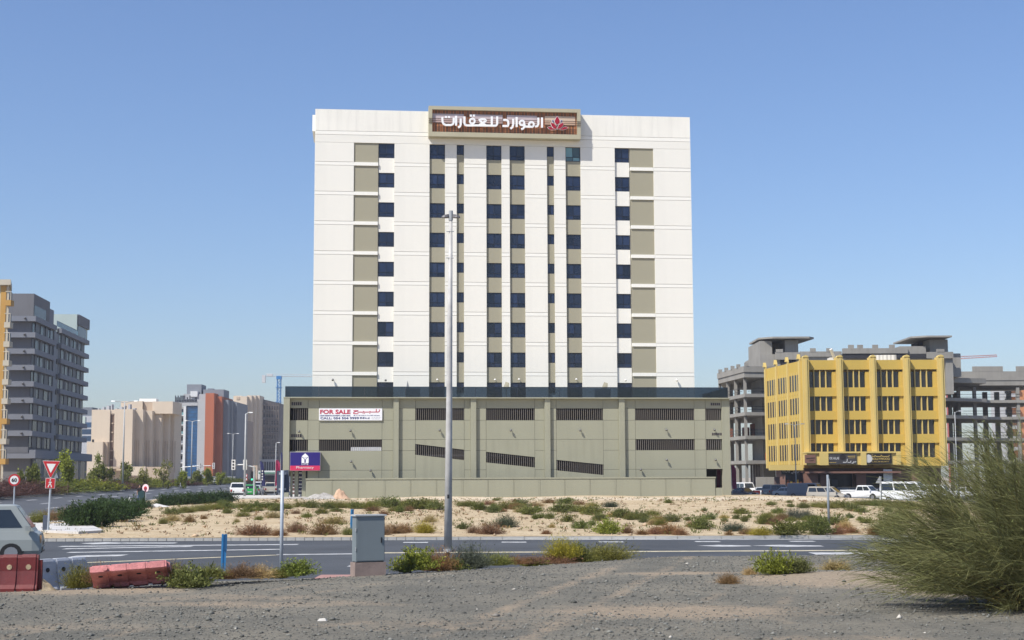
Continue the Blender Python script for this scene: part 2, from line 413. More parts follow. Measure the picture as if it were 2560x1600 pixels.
# paving island at the corner, parking areas
isl = tag(MB().prism_xy([(xat(90,73.5),73.5),(xat(200,70.5),70.5),(xat(262,72.5),72.5),(xat(235,80),80),(xat(150,92),92),(xat(60,92),92)], -.5, -.10).build('pavement', pale_pave), kind='structure')
for i in range(9):
    p = at(130+i*14, 1336-(i%3)*9, 72.0+((i*5)%9)*1.2)
tag(bx('car_park', asph2_m, None, -41, -17, 176, 330, -.6, .14), kind='structure')
tag(bx('car_park', asph2_m, None, 26, 170, 132, 232, -1.2, -.47), kind='structure')
tag(MB().prism_xy([(-30.5,152),(-21.5,153.6),(-21.5,159),(-28,176),(-33.5,176)], -.3, .46).build('pavement', pale_pave), kind='structure')

# ================================================================ MAIN BUILDING
TH = R(6.0); BD = Vector((math.cos(TH), math.sin(TH), 0)); BN = Vector((-math.sin(TH), math.cos(TH), 0)); BO = Vector((0,160,0))
def hit(u, v, off=0):
    d = ray(u, v); t = ((BO-CAM).dot(BN)+off)/d.dot(BN); p = CAM+d*t
    return (p-BO).dot(BD), p.z
def S(u, v, off=0): return hit(u, v, off)[0]
def Z(u, v, off=0): return hit(u, v, off)[1]
bld = empty('apartment_building', BO, TH, 'white ten storey apartment block with olive bands on a louvred parking podium', 'apartment building')
TO = 4.0                                  # setback of the tower from the podium front
def sc(ut, ub): return (S(ut,385,TO)+S(ub,830,TO))/2
cols = dict(A=(sc(884.1,882),sc(945.9,943.6)), B=(sc(946.4,944.4),sc(985.7,984.7)), C=(sc(1073.4,1073.4),sc(1112.1,1113)),
    D=(sc(1140.8,1142.7),sc(1159.8,1160.9)), E=(sc(1214.9,1217.7),sc(1253.6,1255.5)), F=(sc(1273,1276.7),sc(1311.4,1314.8)),
    G=(sc(1365.8,1371.4),sc(1384.5,1388.7)), H=(sc(1412,1418.8),sc(1449.8,1456.9)), I=(sc(1535.5,1543),sc(1572.5,1580)), J=(sc(1573.2,1581.9),sc(1632.2,1641)))
s0 = (S(787,272,TO)+S(782,968,TO))/2; s1 = (S(1723,293,TO)+S(1738,968,TO))/2
wt = [357.6,432.9,506.3,580,653.5,728.1,803.3,877.4,958.3]
zt = [Z(985,v,TO) for v in wt]; pk = np.polyfit(range(9), zt, 1); pitch = -pk[0]; ztop = [pk[1]+pk[0]*i for i in range(9)]
wh = np.mean([Z(985,v,TO)-Z(985,v+36.6,TO) for v in wt[:7]]); nh = wh*.68
bt0 = np.mean([ztop[i]-Z(830,v,TO) for i, v in enumerate([403.3,478.6,552,None,None,None,851.3]) if v is not None and i < 3])
bt1 = np.mean([ztop[i]-Z(830,v,TO) for i, v in enumerate([412.2,487.2,560.8])])
zroof = Z(787,272,TO); zb0 = Z(800,326,TO); zb1 = Z(800,335.5,TO); zbase = Z(1250,994)-.25
TWD = 14.0
body = MB().box(s0, s1, TO+.36, TO+TWD, zbase, zroof-.25)
body.build('tower_wall', white_m, bld)
bx('parapet_wall', white_m, bld, s0, s1, TO+.01, TO+.36, zb0+.02, zroof)
bx('parapet_wall', white_m, bld, s0, s0+.3, TO+.37, TO+TWD, zroof-.26, zroof); bx('parapet_wall', white_m, bld, s1-.3, s1, TO+.37, TO+TWD, zroof-.26, zroof)
G2 = .02
# piers between the recessed columns, split by the grooves at each floor
keys = 'ABCDEFGHIJ'
edges = [s0] + [e for k in keys for e in cols[k]] + [s1]
piers = [(s0, cols['A'][0])] + [(cols[a][1], cols[b][0]) for a, b in zip('BCDEFGH', 'CDEFGHI')] + [(cols['J'][1], s1)]
zbands = [(ztop[i]-bt0, ztop[i]-bt1) for i in range(8)]
def add_pier(a, b, top):
    unit_box('wall_panel', white_m, bld, a, b, TO, TO+.355, zb1+G2, zb0-G2) if False else None
    z = top
    for (h, l) in zbands:
        unit_box('wall_panel', white_m, bld, a, b, TO, TO+.355, h+G2, z-G2)
        unit_box('wall_band', white2_m, bld, a, b, TO+.004, TO+.355, l+G2, h-G2)
        z = l
    unit_box('wall_panel', white_m, bld, a, b, TO, TO+.355, zbase, z-G2)
for a, b in piers: add_pier(a, b, ztop[0])
unit_box('wall_band', white2_m, bld, s0, s1, TO+.004, TO+.355, zb1+G2, zb0-G2)
unit_box('wall_panel', white_m, bld, s0, s1, TO, TO+.355, ztop[0]-.0+.003, zb1-G2)
# windows
RW = TO+.26
def window(a, b, zt_, zb_, glass, transom=True):
    m = MB(); w_, h_ = b-a, zt_-zb_; t = .07
    m.box(0, w_, 0, .1, h_-t, h_); m.box(0, w_, 0, .1, 0, t); m.box(0, t, .001, .099, t, h_-t); m.box(w_-t, w_, .001, .099, t, h_-t)
    m.box(w_/2-.03, w_/2+.03, .002, .098, t, h_-t)
    zr = h_*.3
    if transom: m.box(t, w_/2-.03, .003, .097, zr-.03, zr+.03); m.box(w_/2+.03, w_-t, .003, .097, zr-.03, zr+.03)
    key = ('win', round(w_,2), round(h_,2))
    if key in SHARED: o = link('window', SHARED[key], bld)
    else: o = m.build('window', frame_m, bld); SHARED[key] = o.data
    o.location = (a, RW, zb_)
    for (x0, x1) in ((t, w_/2-.03), (w_/2+.03, w_-t)):
        for (z0, z1) in (((t, zr-.03), (zr+.03, h_-t)) if transom else ((t, h_-t),)):
            p = unit_box('pane', glass, o, x0, x1, .045, .06, z0, z1)
            p.rotation_euler = (random.uniform(-.012,.012), 0, random.uniform(-.012,.012))
for k in 'BCEFHI':
    a, b = cols[k]
    for i in range(8):
        window(a+.01, b-.01, ztop[i], ztop[i]-wh, teal_glass if (k == 'H' and i == 0) else navy_glass)
        nz = ztop[i+1]
        unit_box('spandrel_panel', white_m if k in 'BI' else beige_m, bld, a+.01, b-.01, TO+.2, TO+.358, nz+.012, ztop[i]-wh-.012)
    window(a+.01, b-.01, ztop[8], max(zbase+.2, ztop[8]-wh*1.3), navy_glass)
for k in 'DG':
    a, b = cols[k]
    for i in range(8):
        window(a+.01, b-.01, ztop[i], ztop[i]-nh, navy_glass, False)
        unit_box('spandrel_panel', beige_m, bld, a+.01, b-.01, TO+.2, TO+.358, ztop[i+1]+.012, ztop[i]-nh-.012)
    window(a+.01, b-.01, ztop[8], ztop[8]-nh, navy_glass, False)
for k in 'AJ':
    a, b = cols[k]; a += .02*(k == 'J'); b -= .02*(k == 'A'); z = ztop[0]
    for (h, l) in zbands:
        unit_box('spandrel_panel', beige_m, bld, a, b, TO+.12, TO+.358, h+.01, z-.01)
        unit_box('wall_band', white2_m, bld, a+.004, b-.004, TO-.012, TO+.357, l+.01, h-.01); z = l
    unit_box('spandrel_panel', beige_m, bld, a, b, TO+.12, TO+.358, zbase, z-.01)
# ---- podium
rowv = [994, 1021, 1050.5, 1098.5, 1126, 1174.4, 1246]
rz = [Z(1250, v) for v in rowv]; ptop = rz[0]
bays = [[724,769.6,797.8,955,983],[996.6,1038.5,1160.5,1176.6],[1190,1215.3,1337,1361.3],[1375,1390.8,1508,1547.5],[1561.2,1588.6,1736.5,1764.5,1805]]
opens = {(0,0,1),(0,0,3),(0,2,3),(1,1,1),(2,1,1),(3,1,1),(4,1,1),(4,1,3),(4,3,1),(4,3,3),(0,0,5),(4,3,5)}
slopes = {1:(1109.5,1136.5,1124,1150),2:(1129.4,1156,1143,1169),3:(1150,1176.4,1162,1188.6)}
TK = .25; PG = .014
def louvre(a, b, top0, bot0, top1, bot1, step=.22, first='pale'):
    r = link('louvre', MB().box(0, b-a, .10, .13, -.001, .0).build('tmp', slat_m).data, bld)
    bpy.data.objects.remove(bpy.data.objects['tmp']); r.location = (a, 0, bot0)
    # thin head rail follows the opening
    n = max(3, int((b-a)/step)); 
    for i in range(n):
        t = (i+.5)/n; x = (b-a)*t
        zl = bot0+(bot1-bot0)*t - bot0; zh = top0+(top1-top0)*t - bot0
        unit_box('slat', slat_m, r, x-.018, x+.018, .06, .12, zl+.01, zh-.01)
    return r
sold = {}
for bi, us in enumerate(bays):
    xs = [S(u, 1085) for u in us]
    if bi == 0: xs[0] += .02
    for c in range(len(xs)-1):
        a, b = xs[c], xs[c+1]
        slope_col = bi in slopes and c == 1
        for r_ in range(6):
            zh, zl = rz[r_], rz[r_+1]
            if r_ == 0: zh -= .12
            if slope_col and r_ >= 3: continue
            if (bi, c, r_) in opens:
                if r_ == 5: continue
                if bi == 0 and c == 0: a2, b2 = S(730.5,1085), b-.03
                elif bi == 4 and c == 3: a2, b2 = a, S(1803,1085)
                else: a2, b2 = a, b
                louvre(a2, b2, zh, zl, zh, zl)
                continue
            unit_box('wall_panel', pod_m, bld, a+PG, b-PG, 0, TK, zl+PG, zh-PG)
        if slope_col:
            t0, b0, t1, b1 = (Z(1250, q) for q in slopes[bi])
            MB().prism_xz([(a+PG,rz[3]-PG),(b-PG,rz[3]-PG),(b-PG,t1),(a+PG,t0)], 0, TK).build('wall_panel', pod_m, bld)
            MB().prism_xz([(a+PG,b0),(b-PG,b1),(b-PG,rz[6]),(a+PG,rz[6])], 0, TK).build('wall_panel', pod_m, bld)
            louvre(a+PG, b-PG, t0, b0, t1, b1)
# pilasters and corner piers
for (u0, u1) in ((983,996.6),(1176.6,1190),(1361.3,1375),(1547.5,1561.2)):
    bx('pilaster', pod_m, bld, S(u0,1085), S(u1,1085), -.32, TK, rz[6], ptop-.13)
xl, xr = S(708,1085,-.45), S(1825,1085,-.1)
bx('pilaster', pod_m, bld, xl, S(723.5,1085,-.45), -.5, TK+.2, rz[6]-.4, ptop-.14)
bx('pilaster', pod_m, bld, S(1805,1085), xr, -.1, TK+.2, rz[6]-.2, ptop-.13)
bx('parapet_coping', pod_m, bld, xl-.02, xr+.03, -.52, .5, ptop-.12, ptop)
# vents
for (u0,u1,v0,v1) in ((728,754,1006,1014),(728,754,1085,1092.5),(1777,1801,1006.5,1013),(1779,1804,1082.5,1088.5)):
    a, b = S(u0,1050), S(u1,1050); zh, zl = Z(1250,v0), Z(1250,v1)
    vt = bx('vent', black_m, bld, a, b, -.015, .01, zl, zh)
    for i in range(6): unit_box('slat', slat_m, vt, a+(b-a)*i/5-.035, a+(b-a)*i/5+.035, -.03, -.016, zl, zh)
# interior of the podium (decks and walls coloured near black as shade) and shell
PD = 24
zg = rz[6]
bx('parking_deck', shade_in, bld, xl+.5, xr-.3, TK+.02, PD, Z(1250,1138)-.1, Z(1250,1138)+.1); bx('parking_deck', shade_in, bld, S(768,1085), S(1762,1085), TK+.3, PD, Z(1250,1066)-.1, Z(1250,1066)+.1)
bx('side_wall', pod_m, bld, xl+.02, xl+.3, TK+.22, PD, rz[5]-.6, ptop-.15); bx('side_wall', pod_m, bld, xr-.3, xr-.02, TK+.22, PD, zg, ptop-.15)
bx('back_wall', shade_in, bld, xl+.35, xr-.35, 14, 14.3, zg-.5, ptop-.5); bx('back_wall', pod_m, bld, xl+.05, xr-.05, PD, PD+.3, zg-.5, ptop-.15)
bx('ceiling', shade_in, bld, xl+.36, xr-.36, .53, 13.9, ptop-.5, ptop-.37); bx('podium_roof', pod_m, bld, xl+.05, xr-.05, .52, PD, ptop-.35, ptop-.14)  # near-black ceiling added below the roof so the louvre openings stay dark
bx('inner_wall', shade_in, bld, S(768,1085), S(768,1085)+.2, TK+.05, 13.9, zg, Z(1250,1145))
for (u0, u1) in ((725.5,731),(736,745),(754.5,764)):
    bx('column', pod_m, bld, S(u0,1200), S(u1,1200), .3, .8, zg-.3, rz[5])
bx('shop_floor', pale_pave, bld, xl+.6, S(767,1200), -.3, 13.5, zg-.2, .33)
wb_ = mat('white_board', (.75,.76,.76), .6)
bx('white_board', wb_, bld, S(877,1120), S(954,1120), .135, .16, Z(1250,1126.5), Z(1250,1117))
# balustrade of tinted glass along the podium edge
bal = tint_glass('tinted_glass', (.20,.25,.31))
gz0, gz1 = ptop+.02, Z(1250,968,-.3)
us = [713,797,911,1014,1084,1188,1294,1399,1526,1622,1719,1819]
for a, b in zip(us[:-1], us[1:]):
    xa, xb = S(a,980,-.3), S(b,980,-.3)
    bx('balustrade_panel', bal, bld, xa+.02, xb-.02, -.32, -.30, gz0, gz1)
    bx('balustrade_post', frame_m, bld, xb-.018, xb+.018, -.34, -.28, gz0, gz1)
bx('handrail', frame_m, bld, S(713,980,-.3), S(1819,980,-.3), -.35, -.27, gz1+.003, gz1+.04)
bx('balustrade_panel', bal, bld, S(713,980,-.3), S(713,980,-.3)+.02, -.28, 12, gz0, gz1); bx('balustrade_panel', bal, bld, S(1819,980,-.3)-.02, S(1819,980,-.3), -.28, 12, gz0, gz1)
# roof terrace bits behind the glass
bx('terrace_unit', mat('grey_metal', (.25,.26,.27), .5), bld, S(1014,980,2), S(1050,980,2), 1.6, 2.4, ptop-.1, ptop+1.1)
cone = MB().prism_xz([(S(1016,960,2),ptop+1.1),(S(1024,960,2),ptop+1.1),(S(1018.5,960,2),ptop+2.0)], 1.9, 2.1).build('terrace_ornament', mat('grey_metal', (0,0,0)), bld)
for u in (1266,1512):
    MB().tube([(S(u,960,2),2,ptop),(S(u,960,2),2,ptop+1.2)], .05).add([(S(u,960,2)-.45,1.9,ptop+1.0),(S(u,960,2)+.25,1.7,ptop+1.1),(S(u,960,2)+.3,1.7,ptop+1.75),(S(u,960,2)-.1,1.9,ptop+1.9)],[(0,1,2,3)]).build('satellite_dish', beige_m, bld)
bx('terrace_unit', mat('grey_metal', (0,0,0)), bld, S(1487,980,2), S(1525,980,2), 1.6, 2.3, ptop-.1, ptop+1.05)
# spot lamps on the walls
lamp_m = mat('lamp_housing', (.10,.10,.10), .5); lampw_m = mat('lamp_housing_white', (.62,.6,.57), .5)
def spot(u, v, off, m):
    s_, z_ = hit(u, v, off); o = MB().tube([(0,-.22,0),(0,-.30,-.16)], [.10,.13], 8).tube([(0,.0,.02),(0,-.24,.02)], .035, 6).build('wall_lamp', m, bld); o.location = (s_, off, z_)
for u, v in ((832,948),(964,949)): spot(u, v, TO, lamp_m)
for u, v in ((1093,948),(1237,948),(1297,947),(1440,947)): spot(u, v, TO+.2, lampw_m)
for u, v in ((1563,949),(1691,949)): spot(u, v, TO, lampw_m)
for u, v in ((876,1075),(1099,1074),(1277,1074),(1450,1074),(1665,1073),(1785,1073),(878,1152),(926,1174),(1666,1148),(1788,1148),(1601,1172),(748,1077)): spot(u, v, 0, lamp_m)
# side sign on the left flank, aerial, small roof bits
zz = Z(785,300,TO); bx('side_sign', white2_m, bld, s0-.35, s0-.02, TO+1.2, TO+7, zz-1, zz+.9)
MB().tube([(S(1081,262,TO+4),TO+4,zroof-.3),(S(1081,262,TO+4),TO+4,zroof+1.6)], .03, 5).build('aerial', metal_g, bld)
# boundary wall in front of the podium
wl = empty('boundary_wall', BO+BN*-3.0, TH, 'low olive boundary wall of recessed panels in front of the podium', 'wall')
WO = -3.0
wx0, wx1 = S(764.5,1215,WO), S(1789,1215,WO); wz1 = Z(1250,1194,WO); wz0 = -.4
bx('wall', pod_m, wl, wx0, wx1, .04, .24, wz0, wz1-.16); bx('coping', pod_m, wl, wx0-.03, wx1+.03, -.05, .28, wz1-.158, wz1)
bx('wall_end', pod_m, wl, wx1+.035, S(1806,1225,WO), .02, .25, wz0, Z(1250,1222,WO))
n = 16; pw = (wx1-wx0)/n
for i in range(n):
    g = .07 if i%3 else .13
    unit_box('wall_panel', pod_m, wl, wx0+i*pw+g, wx0+(i+1)*pw-.05, 0, .037, wz0, wz1-.21)
    if i: unit_box('wall_pier', pod_m, wl, wx0+i*pw-.03, wx0+i*pw+g-.03, .005, .037, wz0, wz1-.17)

# ---- roof sign
SO = TO-1.1
def sh(u, v): return hit(u, v, SO)
sg = empty('roof_sign', BO, TH, 'long roof sign with white Arabic lettering and a red lotus emblem', 'sign')
x0 = (sh(1071.8,264)[0]+sh(1071.8,340)[0])/2; x1 = (sh(1451,272)[0]+sh(1452.4,348)[0])/2
z1 = (sh(1071.8,264.5)[1]+sh(1451,272.7)[1])/2; z0 = (sh(1071.8,340)[1]+sh(1452,348)[1])/2
fw = sh(1080.6,300)[0]-x0; fb = (sh(1080,329)[1]+sh(1441,336.5)[1])/2-z0
sf = MB(); sf.box(x0,x1,SO,TO-.02,z1-fw,z1); sf.box(x0,x1,SO,TO-.02,z0,z0+fb); sf.box(x0,x0+fw,SO+.002,TO-.03,z0+fb,z1-fw); sf.box(x1-fw,x1,SO+.002,TO-.03,z0+fb,z1-fw)
signbeige = mat('sign_frame_beige', (.42,.385,.27), .7, .06, .5)
sf.build('sign_frame', signbeige, sg)
wood1 = mat('sign_slat_orange', (.46,.18,.075), .7, .3, 2); wood2 = mat('sign_slat_brown', (.24,.12,.065), .7, .3, 2)
bx('back_board', mat('sign_back', (.10,.05,.035), .8), sg, x0+fw, x1-fw, SO+.42, SO+.5, z0+fb, z1-fw)
ix0, ix1, iz0, iz1 = x0+fw, x1-fw, z0+fb, z1-fw
ns = 92; st = (ix1-ix0)/ns
for i in range(ns):
    unit_box('slat', wood1 if (i*7)%5 < 3 else wood2, sg, ix0+i*st+.025, ix0+(i+1)*st-.025, SO+.36+.02*(i%2), SO+.415, iz0+.002, iz1-.002)
lil = mat('sign_pale_panel', (.52,.43,.43), .6, .1, 1); crm = mat('sign_cream_panel', (.60,.45,.33), .6, .1, 1)
for (a, b, m) in ((1081.5,1160,lil),(1180,1257,lil),(1268,1343,lil),(1363,1439,crm)):
    h0, h1 = iz0+(iz1-iz0)*.43, iz0+(iz1-iz0)*.84
    xa, xb = sh(a,300)[0], sh(b,305)[0]
    pn = bx('display_panel', m, sg, xa, xb, SO+.31, SO+.345, h0, h1)
    nb = 26
    for q in range(nb): unit_box('slat', wood1, pn, xa+(xb-xa)*q/nb, xa+(xb-xa)*q/nb+.02, SO+.295, SO+.309, h0, h0+(h1-h0)*.45)
for fr in (.78, .60, .42):
    zz = z0+(z1-z0)*(.30+.36*fr)
    MB().tube([(x0-.01,SO-.06,zz),(x1+.01,SO-.06,zz)], .035, 6).build('rail', mat('rail_brown', (.10,.06,.045), .5), sg)
lw = mat('letter_white', (.86,.86,.86), .35, 0)
def cp(x, y): return sh(1080+x/6.368, 270+y/6.368)
def ring(cx_, cy_, r, n=14, a0=0, a1=2*math.pi): return [cp(cx_+r*math.cos(a0+(a1-a0)*i/n), cy_+r*math.sin(a0+(a1-a0)*i/n)) for i in range(n+1)]
LW = 33/6.368/F*164
def letter(*strokes):
    mb = MB()
    for k_, s_ in enumerate(strokes):
        mb.ribbon([p if isinstance(p, tuple) and len(p) == 2 and abs(p[0]) < 60 and False else p for p in s_], LW, SO-.22+.004*k_, .16)
    return mb.build('letter', lw, sg)
def P(*pts): return [cp(x, y) for x, y in pts]
letter(P((1748,158),(1748,318)))
letter(P((1690,160),(1690,262),(1674,293),(1640,303)), ring(1580,268,38), P((1600,306),(1480,300),(1466,262)), ring(1430,243,36), P((1466,250),(1468,300),(1448,332),(1418,342)))
letter(P((1345,150),(1345,308)))
letter(P((1290,178),(1290,270),(1276,312),(1246,336)))
letter(P((1132,196),(1178,196),(1208,214),(1214,262),(1204,292),(1120,292)))
letter(P((1035,140),(1035,258),(1018,285),(985,287),(640,282)), P((950,140),(950,284)), P((742,198),(790,184),(838,186),(856,206),(838,222),(800,246),(744,283)), P((760,206),(808,250),(856,284)),
    ring(640,214,38), P((515,140),(515,250),(530,276),(560,283),(660,283)))
letter(P((600,128),(632,128))); letter(P((650,128),(682,128)))
letter(P((455,175),(455,266),(444,298),(414,318)))
letter(P((382,130),(382,286)))
letter(P((162,152),(166,222),(182,258),(216,276),(300,277),(332,262),(344,232),(344,160)))
letter(P((205,150),(236,150))); letter(P((254,150),(285,150)))
# lotus emblem
emb_red = mat('emblem_red', (.33,.005,.02), .4, 0); emb_navy = mat('emblem_navy', (.06,.06,.14), .4, 0)
def petal(pts, grow, y, th, m, par, name):
    cx_ = sum(p[0] for p in pts)/len(pts); cy_ = sum(p[1] for p in pts)/len(pts)
    q = []
    for x_, y_ in pts:
        d = math.hypot(x_-cx_, y_-cy_) or 1; q.append(cp(x_+(x_-cx_)/d*grow, y_+(y_-cy_)/d*grow))
    return MB().prism_xz(q, y, y+th).build(name, m, par)
petals = [([(1990,138),(2012,172),(2030,212),(2022,244),(1990,272),(1958,244),(1950,212),(1968,172)], emb_red),
    ([(1888,242),(1930,250),(1966,280),(1978,322),(1970,342),(1930,322),(1902,290)], emb_red), ([(2092,242),(2050,250),(2014,280),(1996,322),(1990,342),(2046,322),(2078,290)], emb_red),
    ([(1838,314),(1880,304),(1922,328),(1955,350),(1900,350),(1862,338)], emb_red), ([(2158,314),(2112,304),(2066,328),(2030,350),(2090,350),(2132,338)], emb_red),
    ([(1912,196),(1934,206),(1938,230),(1918,232),(1908,214)], emb_navy), ([(2068,196),(2048,206),(2044,230),(2062,232),(2072,214)], emb_navy)]
em = empty('emblem', (0,0,0)); em.parent = sg
for i, (pts, m) in enumerate(petals):
    petal(pts, 7, SO-.16+.003*i, .1, lw, em, 'petal_border'); petal(pts, 1, SO-.2+.002*i, .03, m, em, 'petal')

# ---- for sale banner
fs = empty('for_sale_banner', BO, TH, 'white FOR SALE banner with red and blue writing on the olive podium', 'banner')
bx0, bx1 = S(797.5,1035,-.1), S(955.5,1035,-.1); bz0, bz1 = Z(876,1051,-.1), Z(876,1021,-.1)
bx('board', mat('banner_white', (.82,.82,.83), .6, .03), fs, bx0, bx1, -.14, -.02, bz0, bz1)
bred = mat('banner_red', (.48,.015,.06), .6, 0); bblu = mat('banner_blue', (.02,.03,.16), .6, 0); bgrey = mat('banner_grey', (.45,.45,.5), .6, 0)
BW, BH = bx1-bx0, bz1-bz0
def fx(x): return bx0+(x-207)/(2125-207)*BW
def fz(y): return bz1-(y-135)/(505-135)*BH
text('FOR SALE', 1, bred, fs, fx(240), -.15, fz(308), width=fx(1160)-fx(240), height=fz(175)-fz(308), align='LEFT', bold=.03)
text('LUXURY RESIDENTIAL APARTMENTS 1 2 3 BHK & RETAIL', 1, bblu, fs, fx(238), -.15, fz(375), width=fx(1160)-fx(238), height=fz(342)-fz(375), align='LEFT', bold=.02)
text('CALL: 054 504 9999', 1, bblu, fs, fx(250), -.15, fz(470), width=fx(1415)-fx(250), height=fz(402)-fz(470), align='LEFT', bold=.02)
mb = MB(); st_ = lambda pts, w_=24: mb.ribbon([(fx(a), fz(b)) for a, b in pts], w_/(2125-207)*BW, -.152, .012)
st_([(2040,170),(2045,200),(2025,240),(1985,248),(1930,246),(1370,250)]); st_([(1945,155),(1940,246)]); st_([(1755,215),(1755,246)]); st_([(1560,215),(1560,246)])
st_([(1250,205),(1395,205)]); st_([(1395,208),(1290,235),(1250,270),(1260,298),(1400,300)]); st_([(1735,288),(1760,288)]); st_([(1530,290),(1552,290)]); st_([(1575,290),(1597,290)])
mb.build('lettering', bred, fs)
mb = MB()
random.seed(3)
def scribble(xa, xb, y, hgt, w_):
    """small Arabic line: joined baseline strokes with uprights and dots"""
    x = xa
    while x < xb:
        l = random.uniform(40, 95); e = min(x+l, xb); st_([(x,y),(e,y)], w_)
        q = x+6
        while q < e:
            if random.random() < .55: st_([(q,y),(q,y-hgt*random.choice((.5,1,1)))], w_*.9)
            if random.random() < .5: st_([(q,y+hgt*.45),(q+7,y+hgt*.45)], w_*.8)
            q += 16
        x = e+16
scribble(1255, 2060, 358, 22, 8); scribble(1445, 1750, 440, 36, 13); mb.build('lettering', bblu, fs)
mb = MB(); scribble(1800, 2070, 415, 14, 7); scribble(1800, 2070, 455, 14, 7); mb.build('lettering', bgrey, fs)

# ---- pharmacy sign box
ph = empty('pharmacy_sign', BO, TH, 'navy and pink LIFE Pharmacy sign box on the podium corner', 'sign')
PO = -.75
px0, px1 = S(725.5,1150,PO), S(800,1150,PO); pz1, pzm, pz0 = Z(760,1131,PO), Z(760,1164,PO), Z(760,1176,PO)
pnavy = mat('sign_navy', (.022,.012,.16), .45, .03); ppink = mat('sign_pink', (.62,.03,.10), .45, .03)
bx('box', mat('sign_box_rim', (.35,.33,.34), .6), ph, px0-.05, px1+.05, PO+.02, -.03, pz0-.05, pz1+.05)
bx('panel', pnavy, ph, px0, px1, PO, PO+.018, pzm, pz1); bx('panel', ppink, ph, px0, px1, PO, PO+.018, pz0, pzm-.004)
ex, ez = (px0+px1)/2, pz1
e_ = (px1-px0)/405        # photo crop units
emb = MB().prism_xz([(ex-48*e_,ez-145*e_),(ex-48*e_,ez-65*e_),(ex-40*e_,ez-48*e_),(ex,ez-12*e_),(ex+40*e_,ez-48*e_),(ex+48*e_,ez-65*e_),(ex+48*e_,ez-145*e_)], PO-.03, PO-.002).build('emblem', lw, ph)
mb = MB()
for pts in ([(-44,62),(-18,78),(-6,100),(-6,140)], [(44,62),(18,78),(6,100),(6,140)], [(-3,66),(3,72)], [(0,100),(0,138)]):
    mb.ribbon([(ex+a*e_, ez-b*e_) for a, b in pts], 7*e_, PO-.04, .009)
mb.build('emblem_figure', pnavy, ph)
text('LIFE', 1, lw, ph, ex, PO-.012, ez-170*e_, width=92*e_, height=24*e_)
text('Pharmacy', 1, mat('sign_pale_pink', (.8,.6,.62), .5, 0), ph, ex, PO-.012, ez-232*e_, width=240*e_, height=44*e_, bold=.01)
# ================================================================ BUILDINGS ON THE LEFT
# grey block: local x runs back along its shaded flank, local y goes into the block
gb = empty('office_block', (-96.7, 290, -.6), R(95), 'grey banded block with dark strip windows behind the yield sign', 'office block')
gband = mat('grey_band', (.19,.20,.23), .8, .06, .3); gwall = mat('grey_wall', (.15,.15,.16), .85, .06, .2, streak=.08); gpanel = mat('grey_blue_panel', (.15,.165,.19), .6, .1, .5)
gl1 = glass_mat('dark_strip_glass', (.014,.018,.030), .25, .25); gl2 = mat('grey_blind_panel', (.045,.05,.068), .5, .1, .6); pgreen = mat('pale_green_render', (.43,.50,.46), .8, .05, .2)
FL = 52.2; fh = 3.31; zr = 36.0
bx('wall', gwall, gb, .8, FL-.3, .7, 26, 8.4, zr-.9); bx('lower_wall', gwall, gb, .3, FL+1, .05, 26, 0, 7.3)
for k in range(9):
    zk = zr-fh*k
    if k < 8:
        bx('band', gband, gb, -.25, .36*FL, -.25, .699, zk-1.05, zk); bx('band', gband, gb, .45*FL, FL+.9, -.25, .699, zk-1.05, zk)
        bx('band', gband, gb, -.25, .79, .70, 26, zk-1.05, zk)
        for (a, b, n_) in ((.6, .345*FL, 8), (.465*FL, FL-.6, 13)):
            st = (b-a)/n_
            for i in range(n_):
                unit_box('window', gl1 if (i*5+k*3)%7 < 3 else gl2, gb, a+i*st+.06, a+(i+1)*st-.06, .55-(i%2)*.12, .69, zk-fh+.02, zk-1.07)
bx('band', gband, gb, -1, FL+3, -1.2, .04, 7.32, 9.0); bx('band', gband, gb, -.99, .299, .05, 26, 7.32, 8.3)
bx('shaft_panel', gpanel, gb, .365*FL, .445*FL, .35, .69, 9, zr-.95); 
for k in range(8): bx('shaft_vent', black_m, gb, .415*FL, .44*FL, .2, .349, zr-fh*k-1.4, zr-fh*k-.3)
for i in range(22): unit_box('shop_window', gl1 if i%3 else gl2, gb, .6+i*2.4, .6+i*2.4+2.25, -.4, .04, .3, 7.3)
bx('penthouse', gwall, gb, .05, .27*FL, .3, 24, zr, zr+4.6); bx('penthouse_window', gl1, gb, .3, .2*FL, .22, .299, zr+.05, zr+2.3)
bx('penthouse', gband, gb, .271*FL, .36*FL, .5, 12, zr, zr+3.3)
bx('penthouse', pgreen, gb, .78*FL, FL+.4, .2, 20, zr, zr+5.0); bx('fascia', gwall, gb, .785*FL, FL+.9, -.2, .199, zr+2.6, zr+5.0); bx('penthouse_window', gl1, gb, .80*FL, .97*FL, .1, .198, zr+.05, zr+2.5)
bx('terrace_rail', tint_glass('green_glass', (.55,.72,.66)), gb, .37*FL, .775*FL, -.1, -.06, zr, zr+1.1); bx('handrail', frame_m, gb, .37*FL, .775*FL, -.12, -.04, zr+1.11, zr+1.2)
bx('side_window', black_m, gb, .22, .299, 7, 17, 5.2, 7.0)
for k in range(8):
    o = MB().tube([(-.3,1.8,0),(-.55,1.8,-.25)], [.18,.22], 6).build('wall_lamp', lamp_m, gb); o.location = (0, 0, zr-fh*k-.35)
    bx('balcony', gband, gb, FL+.35, FL+1.2, 3, 8, zr-fh*k-.2, zr-fh*k+.9) if k else None
